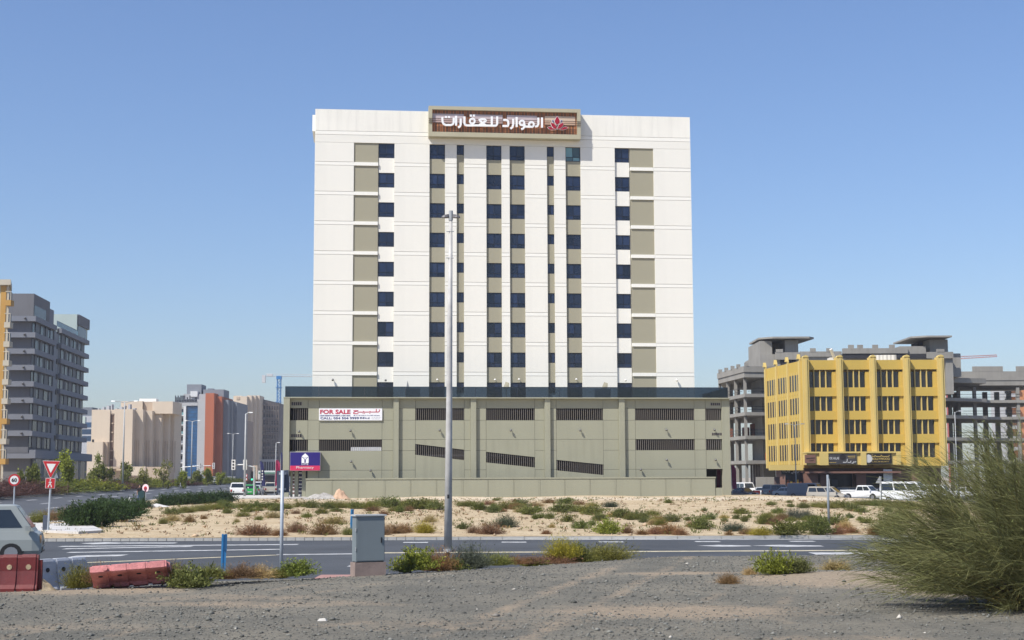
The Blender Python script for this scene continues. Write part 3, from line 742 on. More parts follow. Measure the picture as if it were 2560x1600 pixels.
# mustard and cream block cut by the left edge
yb = empty('corner_block', (xat(7,262), 262, -.6), 0, 'cream and mustard block with arched balconies cut off by the left edge', 'building')
crm_m = mat('cream_render', (.44,.40,.32), .85, .06, .2); mus_m = mat('mustard_render', (.42,.24,.06), .85, .08, .3)
k_ = xat(7,262)/262
bh = zat(5,700,262)+.6
MB().prism_xy([(0,0),(k_*8,8),(-14,8),(-14,0)], 0, bh-1).build('wall', crm_m, yb)
MB().prism_xy([(.5,-.8),(k_*8+.5,8),(-14,8),(-14,-.8)], bh-1, bh).build('cornice', crm_m, yb)
bx('pilaster', mus_m, yb, -1.5, -.5, -.12, -.005, 2, bh-1.1)
for v in (745, 800, 848, 895, 942, 990, 1040, 1090, 1140):
    z = zat(5, v, 262)+.6
    bal_ = bx('balcony', mus_m if v in (745,1040,1140) else crm_m, yb, -.35, .75, -1.1, .6, z-1.5, z-.5)
    bx('arched_window', gl1, yb, .01, .06, -.9+1, 1.5, z-.48, z+1.2)
    MB().tube([(.7,-1.0,z-.5),(.7,-1.0,z+1.1)], .09, 6).tube([(-.3,-1.0,z+1.05),(.7,-1.0,z+1.05)], .1, 6).build('balcony_post', crm_m, yb)
# glass building seen in the gap
gp = empty('glass_building', (xat(215,500), 500, -.5), 0, 'blue glass building glimpsed between grey block and beige block', 'building')
bw_ = 26/3600*500
h_ = zat(215,1018,500)+.5
bx('wall', mat('pale_grey_wall', (.42,.43,.45), .8), gp, -bw_*.6, bw_*.6, 0, 12, 0, h_-3)
bx('upper_storey', gpanel, gp, -bw_*.6, bw_*.35, 1, 10, h_-3, h_)
for v in (1056, 1073, 1090):
    z = zat(215,v,500)+.5; bx('window', glass_mat('blue_glass', (.03,.07,.14), .12), gp, -bw_*.5, bw_*.5, -.08, -.005, z-1.7, z)
bx('pale_panel', mat('pale_green_render', (0,0,0)), gp, -bw_*.62, -bw_*.2, -.3, -.1, h_-6, h_-3.2)
# beige stepped block
def Bx(y): return lambda u: xat(u, y)
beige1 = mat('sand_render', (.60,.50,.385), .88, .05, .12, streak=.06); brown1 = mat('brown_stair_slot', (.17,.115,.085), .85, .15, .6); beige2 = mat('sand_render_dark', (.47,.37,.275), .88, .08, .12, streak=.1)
sb = empty('stepped_block', (0, 430, -.6), 0, 'sand coloured stepped block with tall dark stair slot', 'apartment block')
Y0 = 430
def X(u, y=None): return xat(u, Y0 if y is None else y)
def zt_(v, y=None, u=300): return zat(u, v, Y0 if y is None else y)+.6
gzl = 0
bx('wall', beige1, sb, X(225), X(271), 0, 22, 0, zt_(1024)); bx('wall', beige1, sb, X(282), X(328), 0, 22, 0, zt_(1023))
bx('wall', beige1, sb, X(271)+.02, X(282)-.02, .9, 21, 0, zt_(1024)-.01)
bx('stair_slot', brown1, sb, X(271)+.04, X(282)-.04, .6, .89, 2, zt_(1034))
for i in range(7): unit_box('slot_louvre', beige2, sb, X(273), X(279), .45, .59, 6+i*2.7, 6.4+i*2.7)
bx('wall_cap', beige1, sb, X(271)+.03, X(282)-.03, .3, .88, zt_(1034)+.02, zt_(1024)-.02)
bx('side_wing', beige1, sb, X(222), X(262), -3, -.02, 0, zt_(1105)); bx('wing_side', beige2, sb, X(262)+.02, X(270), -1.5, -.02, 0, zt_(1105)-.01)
bx('plant_room', beige1, sb, X(302,440), X(356,440), 8, 20, zt_(1023)-1, zt_(1004,440)); bx('plant_room', beige2, sb, X(357,440), X(380,440), 9, 19, zt_(1023)-1, zt_(1006,440)); bx('plant_room', beige1, sb, X(381,440), X(432,440), 8, 20, zt_(1023)-1, zt_(1005,440))
bx('roof_tank', white2_m, sb, X(350,445), X(392,445), 12, 15, zt_(1004,440), zt_(996,440))
edges_u = [328, 354, 377, 400, 419, 433]
d = 0
for i in range(5):
    d += 2.9
    unit_box('bay', beige1 if i%2 else beige1, sb, X(edges_u[i],Y0+d)+.01, X(edges_u[i+1],Y0+d), d, 24, 0, zt_(1023+i*1.5))
    for q in range(3): unit_box('rib', beige2, sb, X(edges_u[i]+4+q*6,Y0+d), X(edges_u[i]+6+q*6,Y0+d), d-.15, d-.005, 5, zt_(1100))
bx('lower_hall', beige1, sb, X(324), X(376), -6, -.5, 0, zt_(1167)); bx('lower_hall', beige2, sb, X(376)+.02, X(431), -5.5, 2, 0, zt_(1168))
for i in range(5): bx('bay_door', brown1, sb, X(328+i*9.5), X(336+i*9.5), -6.1, -6.005, 0, zt_(1189))
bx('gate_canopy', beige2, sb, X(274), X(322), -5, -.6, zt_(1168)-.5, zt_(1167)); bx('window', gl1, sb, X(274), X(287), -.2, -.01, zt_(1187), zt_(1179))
bx('window', black_m, sb, X(235), X(240), -3.1, -3.005, zt_(1105), zt_(1099))
for i in range(9): unit_box('roof_box', mat('pale_grey_wall', (0,0,0)), sb, X(230+i*11), X(233+i*11+(i%3)*2), 4, 6, zt_(1024), zt_(1024)+.6+(i%4)*.4)
# blue, grey and terracotta block
tb = empty('terracotta_block', (0, 514, -.6), 0, 'tall block with blue glass strip, white balconies and a terracotta pier', 'apartment block')
Y0 = 514
lg = mat('light_grey_render', (.40,.40,.40), .85, .05, .12); mg = mat('mid_grey_render', (.20,.215,.24), .85, .06, .12, streak=.05); terra = mat('terracotta_render', (.38,.115,.055), .85, .08, .12, streak=.06); blueg = glass_mat('deep_blue_glass', (.010,.05,.12), .1)
wht = mat('white_frame', (.62,.62,.61), .8, .04)
bx('core', lg, tb, X(462), X(511), .6, 18, 0, zt_(1008)); bx('core_back', lg, tb, X(430), X(461.8), 2.5, 18, 0, zt_(1016))
bx('glass_strip', blueg, tb, X(463), X(491), .3, .59, 4, zt_(1016)); 
for i in range(21): unit_box('mullion', frame_m, tb, X(463), X(491), .25, .299, 5+i*1.25, 5.07+i*1.25)
bx('grey_wall', lg, tb, X(492), X(510.8), -.6, .59, 3, zt_(1004)); bx('cornice', lg, tb, X(429), X(491), -.3, .58, zt_(1015), zt_(1005))
bx('balcony_frame', wht, tb, X(428.5), X(433), -.4, 2.4, 0, zt_(1016)); bx('balcony_frame', wht, tb, X(456), X(462), -.4, .58, 0, zt_(1016))
for i, y_ in enumerate((440,545,650,755,860,965,1080)):
    v = 940+y_*.2249; z = zt_(v)
    bx('balcony_slab', wht, tb, X(433)+.02, X(456)-.02, -.3, 2.45, z-.25, z+.1)
    bx('balcony_glass' if i < 3 else 'balcony_rail', teal_glass if i < 3 else mg, tb, X(433)+.03, X(456)-.03, -.2, -.1, z+.11, z+1.1)
    bx('window', gl1, tb, X(442), X(454), 2.4, 2.49, z+.3, z+2.4)
bx('terracotta_pier', terra, tb, X(511)+.02, X(533), -.9, 18, 0, zt_(984))
d = 0
for i, (a, b, m) in enumerate(((533,552,terra),(552,569,mg),(569,578,mg),(578,591,mg))):
    d += 3.2; bx('pier', m, tb, X(a,Y0+d)+.02, X(b,Y0+d), d-.9, 20+d, 0, zt_(998+i*3, Y0+d)+(.8 if i == 0 else 0))
bx('roof_storey', lg, tb, X(448), X(511)-.03, 4, 16, zt_(1008), zt_(984)); bx('stair_tower', mg, tb, X(453), X(490), 6, 14, zt_(984), zt_(959)); bx('roof_box', wht, tb, X(466), X(484), 3.5, 5.9, zt_(984)-1, zt_(977))
bx('plant_room', mg, tb, X(495), X(547), 6, 16, zt_(1000), zt_(972)); bx('plant_box', gband, tb, X(504), X(518), 7, 10, zt_(972), zt_(969))
mb = MB(); random.seed(5)
for i in range(17):
    a = X(434+i*3.3); h = random.choice((.9,1.6,2.2)); mb.box(a, a+.35, -.5, -.3, zt_(1005), zt_(1005)+h)
    if i%2: mb.box(a, a+.6, -.52, -.32, zt_(1005)+.05, zt_(1005)+.5)
mb.build('roof_lettering', frame_m, tb)
bx('shop_front', gl1, tb, X(434), X(590), -1.5, -1.2, 0, 2.8); bx('shop_canopy', mg, tb, X(429), X(591), -1.8, -1.21, 2.82, 4)
# gabled tan block and the sand block behind it
gbk = empty('gabled_block', (0, 590, -.6), 0, 'tan block with small white gable and rows of dark windows', 'apartment block'); Y0 = 590
tan = mat('tan_render', (.30,.235,.19), .88, .07, .15)
bx('wall', tan, gbk, X(591), X(616), 0, 14, 0, zt_(1053)); MB().prism_xz([(X(597),zt_(1052)),(X(613),zt_(1052)),(X(605),zt_(1038))], -.6, 0.2).build('gable', wht, gbk)
MB().prism_xz([(X(601),zt_(1049)),(X(609),zt_(1049)),(X(605),zt_(1043))], -.65, -.605).build('gable_recess', tan, gbk)
for r_ in range(7):
    z = zt_(1078+r_*19.8)
    for c in range(3):
        w_ = bx('window', gl1, gbk, X(592.5+c*8), X(597.5+c*8), -.15, -.01, z-1.1, z+.9); bx('sill', wht, w_, X(592+c*8), X(598+c*8), -.3, -.16, z-1.4, z-1.12)
sb2 = empty('stepped_block', (0, 640, -.6), 0, 'farther sand coloured stepped block rising behind the tan gable', 'apartment block'); Y0 = 640
bx('wall', beige1, sb2, X(586), X(614), 0, 22, 0, zt_(992)); bx('plant_room', beige1, sb2, X(578), X(598), 2, 20, 0, zt_(990)); bx('roof_box', beige2, sb2, X(588), X(596), -.2, 1.5, zt_(1000), zt_(993))
d = 0
for (a, b) in ((614,626),(626,636),(636,646)):
    d += 4; unit_box('bay', beige1, sb2, X(a,Y0+d)+.01, X(b,Y0+d), d, 24, 0, zt_(990,Y0+d))
bx('lower_wall', beige2, sb2, X(618), X(646), -3, -.1, 0, zt_(1165))
# scaffolded block under construction, crane
ub = empty('scaffolded_block', (0, 660, -.6), 0, 'grey brown block under construction covered in scaffolding beside crane', 'apartment block'); Y0 = 660
cgrey = mat('raw_concrete', (.27,.255,.235), .9, .15, .4, streak=.1); cdark = mat('raw_concrete_dark', (.15,.135,.13), .9, .3, .8)
MB().hexa([(X(648),0,0),(X(692),6,0),(X(692),20,0),(X(648),16,0)], [(X(648),0,zt_(998)),(X(692),6,zt_(1008)),(X(692),20,zt_(1008)),(X(648),16,zt_(998))]).build('wall', cdark, ub)
for r_ in range(9):
    z = zt_(1016+r_*18.2)
    for c in range(7):
        if (r_*3+c*5)%7 == 0: continue
        a = X(650+c*5.8); yy = (c+.3)/7*6
        w_ = MB().box(a, a+.62, yy-.25, yy+.6, z-1.9, z).build('window', gl1, ub); bx('sill', cgrey, w_, a-.1, a+.75, yy-.5, yy-.26, z-2.2, z-1.92)
    bx('floor_edge', cgrey, ub, X(648), X(660), -.35, 1.2, z+.5, z+.9)
    bx('balcony', wht, ub, X(644), X(648)-.02, -.4, 3, z-.2, z+.6)
mb = MB()
for i in range(12): a = X(648+i*3.8); mb.box(a, a+.12, -.9+i*.5, -.78+i*.5, 6, zt_(1000+i))
for i in range(16): mb.tube([(X(648),-.9,8+i*1.9),(X(692),5.1,8+i*1.9)], .07, 4)
mb.build('scaffolding', mat('scaffold_tan', (.30,.24,.19), .8), ub)
bx('lower_storey', lg, ub, X(644), X(694), -4, -2, 0, zt_(1150))
for i in range(8): bx('window', gl1, ub, X(646+i*6), X(650+i*6), -4.1, -4.005, 1 if i%2 else 2, zt_(1156))
cr = empty('tower_crane', (xat(694.5,700), 700, -.6), 0, 'blue lattice tower crane above the scaffolded block', 'crane'); Y0 = 700
cblue = mat('crane_blue', (.03,.17,.42), .5, .1); cgr = mat('crane_grey', (.5,.5,.5), .5, .1)
hm = zt_(950); mb = MB(); a = .85
for sx in (-a, a):
    for sy in (-a, a): mb.box(sx-.12, sx+.12, sy-.12, sy+.12, 0, hm)
n_ = int(hm/1.7)
for i in range(n_):
    z = i*1.7
    for q in (-a, a):
        mb.tube([(-a,q,z),(a,q,z+1.7)], .09, 4); mb.tube([(q,-a,z),(q,a,z+1.7)], .09, 4); mb.tube([(-a,q,z),(a,q,z)], .08, 4)
mb.build('mast', cblue, cr)
for i in range(7): bx('tie_platform', cblue, cr, -1.5, 1.5, -1.3, 1.3, 5+i*7, 5.25+i*7)
bx('slewing_cab', cblue, cr, -1.2, 1.2, -1.2, 1.2, hm, hm+1.6)
jb = MB(); zj = hm+1.0; L0 = X(655)-X(694.5); L1 = 40
for q in (-.5, .5): jb.tube([(L0,q,zj+.6),(L1,q,zj)], .11, 4)
jb.tube([(L0*.9,0,zj+1.7),(L1,0,zj+.8)], .1, 4)
for i in range(30): x = -4+i*1.45; jb.tube([(x,-.5,zj+.1),(x+.7,0,zj+1.1),(x+1.4,.5,zj+.1)], .06, 4)
jb.build('jib', cgr, cr); bx('counterweight', cgr, cr, L0-.6, L0+1.0, -.7, .7, zj-2.6, zj+1); bx('winch', cgr, cr, L0+1.6, L0+4.5, -.6, .6, zj+.6, zj+1.6)
# low far shops under the flags
lb = empty('low_shop_row', (0, 560, -.6), 0, 'low pale shop row far down the street behind the flags', 'building'); Y0 = 560
bx('wall', wht, lb, X(645), X(720), 0, 10, 0, zt_(1178)); bx('awning', mat('awning_green', (.10,.22,.16), .8), lb, X(648), X(700), -1.5, -.02, zt_(1186), zt_(1182)); bx('shop_window', gl1, lb, X(650), X(700), -.2, -.01, .2, zt_(1190))

# ================================================================ BUILDINGS ON THE RIGHT
yl = empty('yellow_building', (0, 205, -.6), 0, 'yellow office building with ribbed piers above brown shop fronts', 'office building'); Y0 = 205
yel = mat('yellow_render', (.54,.375,.08), .8, .06, .2, streak=.05); yel2 = mat('yellow_trim', (.60,.45,.15), .8, .05, .3); ygl = glass_mat('smoked_glass', (.018,.017,.017), .12)
bst = mat('brown_stone', (.20,.105,.075), .75, .15, .8, .1, 12)
xf0, xf1 = X(2016), X(2368); ztp = zt_(899, Y0, 2200); zc = zt_(1165, Y0, 2200)     # shop storey ceiling
floor_top = [zt_(820+v*.1984, Y0, 2200) for v in (545,840,1135,1428)]; fhh = 200*.1984/3600*205
xl0 = X(1924,221)
MB().prism_xy([(xf0+.35,1.6),(xf1-.3,1.6),(xf1-.3,16),(xl0+1.0,16)], 4.2, ztp-.02).build('wall', yel, yl)
bx('parapet', yel, yl, xf0+.02, xf1-.4, .55, 1.59, floor_top[0]+.3, ztp)
pier_u = [2021, 2107, 2191, 2276, 2362]
xs = [X(u) for u in pier_u]
for i, x in enumerate(xs):
    bx('pier', yel2, yl, x-.42, x+.42, -.25, 1.58, zc, ztp+.35); bx('pier_rib', yel2, yl, x-.16, x+.16, -.4, -.26, zc, ztp+.2)
    MB().prism_xz([(x-.42,ztp+.36),(x+.42,ztp+.36),(x+.3,ztp+.55),(x,ztp+.68),(x-.3,ztp+.55)], -.35, .8).build('pier_finial', yel2, yl)
for i in range(4):
    a, b = xs[i]+.43, xs[i+1]-.43; w_ = b-a
    for k, ft in enumerate(floor_top):
        unit_box('spandrel', yel, yl, a, b, .55, 1.59, ft-fhh-1.25 if k < 3 else zc, ft-fhh)
        nwin = 4; ww = (w_-.62)/nwin
        for q in range(nwin):
            unit_box('window', ygl, yl, a+.05+q*ww, a+.05+(q+1)*ww, 1.0, 1.1, ft-fhh+.01, ft)
        unit_box('splay', yel, yl, b-.55, b-.01, .75, 1.58, ft-fhh+.01, ft+.02)
        for q in (1,2,3):
            unit_box('fin', yel2, yl, a+q*ww-.03, a+q*ww+.11, .68, .99, ft-fhh-.4, ft+.35)
# left flank with slim windows
ld = Vector((xl0-xf0, 16.0)); ln = ld.length; la = math.atan2(ld.y, ld.x)
lf = empty('left_flank', (xf0-.45, .35, 0), la-math.pi); lf.parent = yl      # local x runs from back (negative) to the corner
def lbx(name, m, *dd): return bx(name, m, lf, *dd)
def lub(name, m, *dd): return unit_box(name, m, lf, *dd)
lbx('flank_wall', yel, -ln, -.02, .3, 1.0, 4.3, ztp-.05)
for i in range(4):
    x = -ln+.2+i*(ln-.9)/3.0
    lbx('pier', yel2, x-.3, x+.3, .05, .29, 4.3, ztp+.2); 
    MB().prism_xz([(x-.3,ztp+.21),(x+.3,ztp+.21),(x,ztp+.9)], -.15, .3).build('pier_finial', yel2, lf)
    if i == 3: continue
    for ft in floor_top:
        for q in range(4):
            a = x+.55+q*1.12; lub('slim_window', ygl, a-.02, a+.66, .26, .298, ft-fhh-.35, ft-.3)
        for q in range(5):
            a = x+.55+q*1.12-.38; lub('fin', yel2, a, a+.24, .23, .297, ft-fhh-.9, ft+.1)
# shop storey
MB().prism_xy([(xf0+.2,2.2),(xf1-.2,2.2),(xf1-.2,15.5),(xl0+.9,15.5)], 0, zc-.02).build('shop_wall', bst, yl)
bx('soffit', bst, yl, X(2012), X(2242), -2.4, 2.1, zc-1.0, zc-.75)
for (u0, u1) in ((2010,2040),(2046,2064),(2136,2160),(2226,2250),(2275,2290)): bx('shop_column', bst, yl, X(u0), X(u1), -1.2, .2, 0, zc-1.02)
for (a, b) in ((2066,2135),(2161,2225)): bx('shop_glass', gl1, yl, X(a), X(b), 1.2, 1.4, .1, zc-1.05)
bx('entrance_door', frame_m, yl, X(2084), X(2098), 1.05, 1.19, .1, 2.6); bx('notice_board', wb_, yl, X(2203), X(2225), -1.3, -1.21, 1.6, 4.0)
bx('flank_shop_wall', bst, yl, xl0+.1, xf0-.6, .9, 2.1, 0, zc-.3)
bx('side_door', mat('brown_door', (.13,.085,.075), .6), yl, X(1938), X(1952), .75, .89, .1, 3.0); bx('flank_shop_window', gl1, yl, X(1966), X(2010), .7, .89, .2, 3.6)
posm = mat('poster_yellow', (.5,.33,.05), .6, .4, 1.5)
for i in range(5): unit_box('window_poster', posm if i%2 else mat('poster_brown', (.25,.09,.04), .6, .4, 1.5), yl, X(1969+i*8), X(1975+i*8), .64, .69, .3+.3*(i%2), 2.6-.2*(i%3))
cb = bx('canopy', yel2, yl, X(1918,207), X(2008), -.3, .6, zc-.55, zc+.2)
# fascia signs
fz0, fz1 = zt_(1162,203,2100), zt_(1133,203,2100)
bx('fascia', yel2, yl, X(2010), X(2242), -2.2, .5, fz0, fz1); bx('fascia_lip', yel2, yl, X(2009), X(2243), -2.45, .45, fz1+.002, fz1+.22)
for (u0, u1) in ((2041,2063),(2143,2157),(2231,2242)): bx('fascia_pier', yel2, yl, X(u0), X(u1), -2.5, -2.21, fz0-.05, fz1+.001)
def shop_sign(label, u0, u1, body):
    r = empty('shop_sign', (0, 205-2.3, -.6), 0, label, 'sign'); a, b = X(u0,202.8), X(u1,202.8)
    return r, a, b
cream = mat('sign_cream', (.55,.50,.38), .6, 0); sgrey = mat('sign_dark_grey', (.055,.05,.05), .5, .2, 1); sdark = mat('sign_near_black', (.018,.014,.012), .5)
lw2 = mat('sign_letter_white', (.55,.54,.52), .5, 0); gold = mat('sign_letter_gold', (.5,.36,.10), .5, 0)
r, a, b = shop_sign('grey shop sign reading NOOR HALAB on yellow fascia', 2064.5, 2142, 0)
bx('board', sgrey, r, a, b, -.06, .08, fz0+.1, fz1-.08); H_ = fz1-fz0
text('NOOR HALAB', 1, lw2, r, a+(b-a)*.23, -.075, fz0+H_*.45, width=(b-a)*.42, height=H_*.22, bold=.01)
mb = MB(); st_ = lambda pts, w_: mb.ribbon([(a+(b-a)*p, fz0+H_*q) for p, q in pts], w_, -.085, .02)
st_([(.56,.22),(.66,.2),(.68,.3),(.72,.2),(.80,.2),(.82,.34)], .1); st_([(.70,.2),(.70,.5)], .09); st_([(.84,.14),(.88,.12),(.90,.25),(.95,.22),(.98,.28)], .1); mb.build('lettering', lw2, r)
MB().prism_xz([(a+(b-a)*(.56+.1*math.cos(t*.52)), fz0+H_*(.66+.25*math.sin(t*.52))) for t in range(12)], -.08, -.061).build('sign_emblem', sdark, r)
mb = MB(); st_([(.72,.72),(.96,.74)], .08); st_([(.74,.58),(.96,.6)], .05); st_([(.06,.2),(.34,.2)], .06); mb.build('lettering', gold, r)
r, a, b = shop_sign('dark shop sign with white disc and gold HOLLYWOOD lettering', 2158.5, 2230, 0)
bx('board', sdark, r, a, b, -.06, .08, fz0+.1, fz1-.08)
MB().prism_xz([(a+.75+.55*math.cos(t*.3927), fz0+H_*.52+.58*math.sin(t*.3927)) for t in range(16)], -.085, -.061).build('sign_disc', lw2, r)
text('HOLLYWOOD', 1, gold, r, a+(b-a)*.61, -.075, fz0+H_*.40, width=(b-a)*.66, height=H_*.20, bold=.015); text('LAUNDRY', 1, gold, r, a+(b-a)*.61, -.075, fz0+H_*.20, width=(b-a)*.6, height=H_*.10)
mb = MB(); st_([(.28,.70),(.40,.70),(.42,.80),(.46,.70),(.62,.70),(.64,.82),(.68,.70),(.90,.70),(.92,.80)], .09); st_([(.3,.84),(.36,.84)], .07); mb.build('lettering', gold, r)
r, a, b = shop_sign('small brown shop sign at the corner of yellow fascia', 2013, 2040, 0)
bx('board', bst, r, a, b, -.06, .08, fz0+.25, fz1-.2); mb = MB(); st_([(.12,.55),(.9,.6)], .1); st_([(.4,.36),(.8,.38)], .07); mb.build('lettering', sdark, r)
r, a, b = shop_sign('white lettered shop sign over the yellow poster window', 1963, 2010, 0)
bx('board', sdark, r, a, b, 2.8, 2.95, zc-1.15, zc-.1)
text('HALAB', 1, lw2, r, a+(b-a)*.25, 2.78, zc-.85, width=(b-a)*.42, height=.42, bold=.02); mb = MB(); mb.ribbon([(a+(b-a)*p, zc-1.0+q) for p, q in ((.52,.1),(.6,0),(.66,.35),(.72,.1),(.8,.4),(.86,.1),(.97,.3))], .12, 2.77, .02); mb.build('lettering', lw2, r)
# roof tanks
for i in range(6):
    u = 2194+i*9.5; o = MB().tube([(X(u,216),216,-.6+ztp-.2),(X(u,216),216,-.6+ztp+1.55)], .62-.05*(i < 3), 12).build('water_tank', wht)
    tag(o, ['leftmost small','second','third','fourth','fifth','rightmost'][i]+' cream water tank in the row on top of yellow roof', 'water tank', 'water tanks on the yellow roof')
tag(MB().box(X(2080,214),X(2104,214),213,215,-.7+ztp,ztp+.4).tube([(X(2095,213),213,ztp+.3),(X(2088,212),212.5,ztp+1.6)], .25, 6).build('roof_unit', wht), 'white roof unit with tilted duct on top of yellow building', 'air unit')
# unfinished concrete frame
uc = empty('concrete_frame', (0, 232, -.6), 0, 'unfinished grey concrete frame building with open floors behind yellow building', 'building under construction'); Y0 = 232
conc = mat('raw_concrete_pale', (.285,.27,.24), .9, .14, .3, .1, 8, streak=.14)
xcL, xcC, xcM = X(1800,248), X(1866,232), X(1935,236)
slabs_v = [930, 984, 1030, 1089, 1151]
zs = [zt_(v, 232, 1866) for v in slabs_v]
for k, z in enumerate(zs):
    MB().prism_xy([(xcC,0),(xcC+9,1.5),(X(2420,262),18),(X(2420,262),34),(xcC+2,34),(xcL,16)], z-(.85 if k == 0 else .55), z).build('floor_slab', conc, uc)
    MB().prism_xy([(X(2375,255),23),(X(2640,255),23),(X(2640,255),40),(X(2375,255),40)], z-(.9 if k == 0 else .5)+.02, z+.01-.0).build('floor_slab', conc, uc)
zlow = 0
def colm(x, y, w_=.45, top=None): unit_box('column', conc, uc, x-w_/2, x+w_/2, y-w_/2, y+w_/2, zlow, (zs[0]-.86) if top is None else top)
for t in (.04, .38, .68, 1.0): colm(xcC+(xcL-xcC)*t+.35, 16*t+.5)
for (x, y) in ((xcC+6.5,1.8),(xcC+4,14),(xcC+1,13),(xcL+2.5,18),(xcL+4.5,24),(xcC+8,20)): colm(x, y, .6)
bx('shear_wall', conc, uc, X(1908,236), X(1934,236), 3.5, 14, 0, zs[0]-.87)
for u in (2384, 2406, 2446, 2555, 2600): colm(X(u,255), 23.5, .55, zs[0]-1.2)
for u in (2395, 2470, 2500, 2530): colm(X(u,270), 38, .75, zs[0]-1.2)
# parapets with stubs
MB().prism_xy([(xcL-.15,16),(xcC-.1,-.15),(xcC+9,1.3),(xcC+9,1.6),(xcC,.2),(xcL+.2,16.1)], zs[0]+.003, zs[0]+.95).build('parapet', conc, uc)
for t in (.0, .2, .42, .66, .9): x = xcC+(xcL-xcC)*t; unit_box('parapet_stub', conc, uc, x-.3+.4*(t == 0), x+.3+.4*(t == 0), 16*t-.1, 16*t+.4, zs[0]+.951, zs[0]+1.5)
bx('parapet', conc, uc, X(2375,255), X(2640,255), 22.9, 23.2, zs[0]+.011, zs[0]+1.6)
for (u0, u1, h) in ((2400,2408,2.6),(2442,2518,2.5),(2552,2600,2.5)): bx('parapet_stub', conc, uc, X(u0,255), X(u1,255), 22.88, 23.22, zs[0]+1.601, zs[0]+h)
# upper storeys seen over the yellow roof
def zz_(v, y): return zat(2000, v, y)+.6
Yp = 246; XP = lambda u: xat(u, Yp)
bx('stair_tower', conc, uc, XP(1907), XP(1938), 14, 26, zs[0], zz_(852,Yp)); bx('tower_wall', conc, uc, XP(1971), XP(2004), 14, 26, zs[0], zz_(850,Yp)); bx('tower_back', conc, uc, XP(1938)+.01, XP(1971)-.01, 20, 26, zs[0], zz_(850,Yp)-.01)
MB().prism_xy([(XP(1905),14.5),(XP(1936),12.5),(XP(2028),12.5),(XP(2044),14.0),(XP(2030),24),(XP(1905),24)], zz_(852,Yp)+.3, zz_(848,Yp)+.32).build('roof_slab', conc, uc)
bx('tower_parapet', conc, uc, XP(1943), XP(2004), 12.9, 13.2, zz_(900,Yp), zz_(882,Yp)); bx('parapet_stub', conc, uc, XP(1945), XP(1962), 12.85, 13.25, zz_(882,Yp)+.001, zz_(874,Yp))
bx('upper_storey', conc, uc, XP(1906), XP(2410), 13.3, 30, zs[0]+.01, zz_(886,Yp)); bx('upper_opening', shade_in, uc, XP(1956), XP(1995), 13.2, 13.29, zz_(915,Yp), zz_(899,Yp))  # opening is a near-black panel on the wall, its inner shade as colour
bx('parapet', conc, uc, XP(2005), XP(2110), 13.0, 13.28, zz_(893,Yp), zz_(880,Yp)); bx('parapet', conc, uc, XP(2112), XP(2275), 12.6, 13.27, zz_(886,Yp), zz_(873,Yp)); bx('shade_strip', shade_in, uc, XP(2112), XP(2330), 12.75, 12.9+.1, zz_(898,Yp), zz_(887,Yp))  # solid dark strip under the parapet, shade put in as colour
for u in (2031, 2072, 2127, 2150, 2188, 2230): bx('parapet_stub', conc, uc, XP(u), XP(u+14), 12.95, 13.26, zz_(881,Yp), zz_(872 if u < 2100 else 864,Yp))
bx('stair_tower', conc, uc, XP(2336), XP(2382), 14, 24, zs[0], zz_(850,Yp)); bx('tower_wall', conc, uc, XP(2256), XP(2322), 13.0, 24, zs[0], zz_(868,Yp)); bx('tower_back', shade_in, uc, XP(2322)+.01, XP(2336)-.01, 18, 22, zs[0], zz_(851,Yp))  # this tower back is coloured near black for the recess shade
MB().prism_xy([(XP(2285),13),(XP(2318),11.5),(XP(2382),11.5),(XP(2382),24.5),(XP(2285),24.5)], zz_(852,Yp)+.3, zz_(848,Yp)+.3).build('roof_slab', conc, uc)
bx('tower_parapet', conc, uc, XP(2318), XP(2384), 11.6, 11.9, zz_(900,Yp), zz_(884,Yp)); bx('parapet_stub', conc, uc, XP(2343), XP(2362), 11.55, 11.95, zz_(884,Yp)+.001, zz_(877,Yp))
bx('tower_leg', conc, uc, XP(2366), XP(2384), 12, 22, zs[0]-3, zz_(898,Yp))
# props and rails inside the frame
mb = MB()
for z in zs[1:4]:
    for q in (.45, .95): mb.tube([(xcC+.7,.9,z+q),(xcC+6.4,2.1,z+q)], .035, 4); mb.tube([(X(2386,255),23.2,z+q+.1),(X(2560,255),23.2,z+q+.1)], .035, 4); mb.tube([(xcL+.5,15.5,z+q),(xcC-.2,.9,z+q)], .03, 4)
mb.build('guard_rail', frame_m, uc)
bw = mat('block_wall', (.23,.10,.07), .9, .3, 1.2)
for (u0, u1, zz0, h) in ((1860,1874,zs[3],1.7),(1880,1910,zs[3],2.3),(1822,1832,zs[3],1.5)): bx('block_stack', bw, uc, X(u0,244), X(u1,244), 11, 13, zz0+.01, zz0+h)
bx('site_wall', conc, uc, X(1885,232), X(1940,232), -2, -1.6, 0, 3.0); bx('orange_barrier', mat('orange_plastic', (.55,.10,.02), .6), uc, X(1914,232), X(1922,232), -.3, -.2, zs[4]+.01, zs[4]+1.2)
for i in range(4): bx('scaffold_board', cdark, uc, X(1872+i*9,238), X(1877+i*9,238), 4+i, 4.3+i, .2, zs[4]-.6)
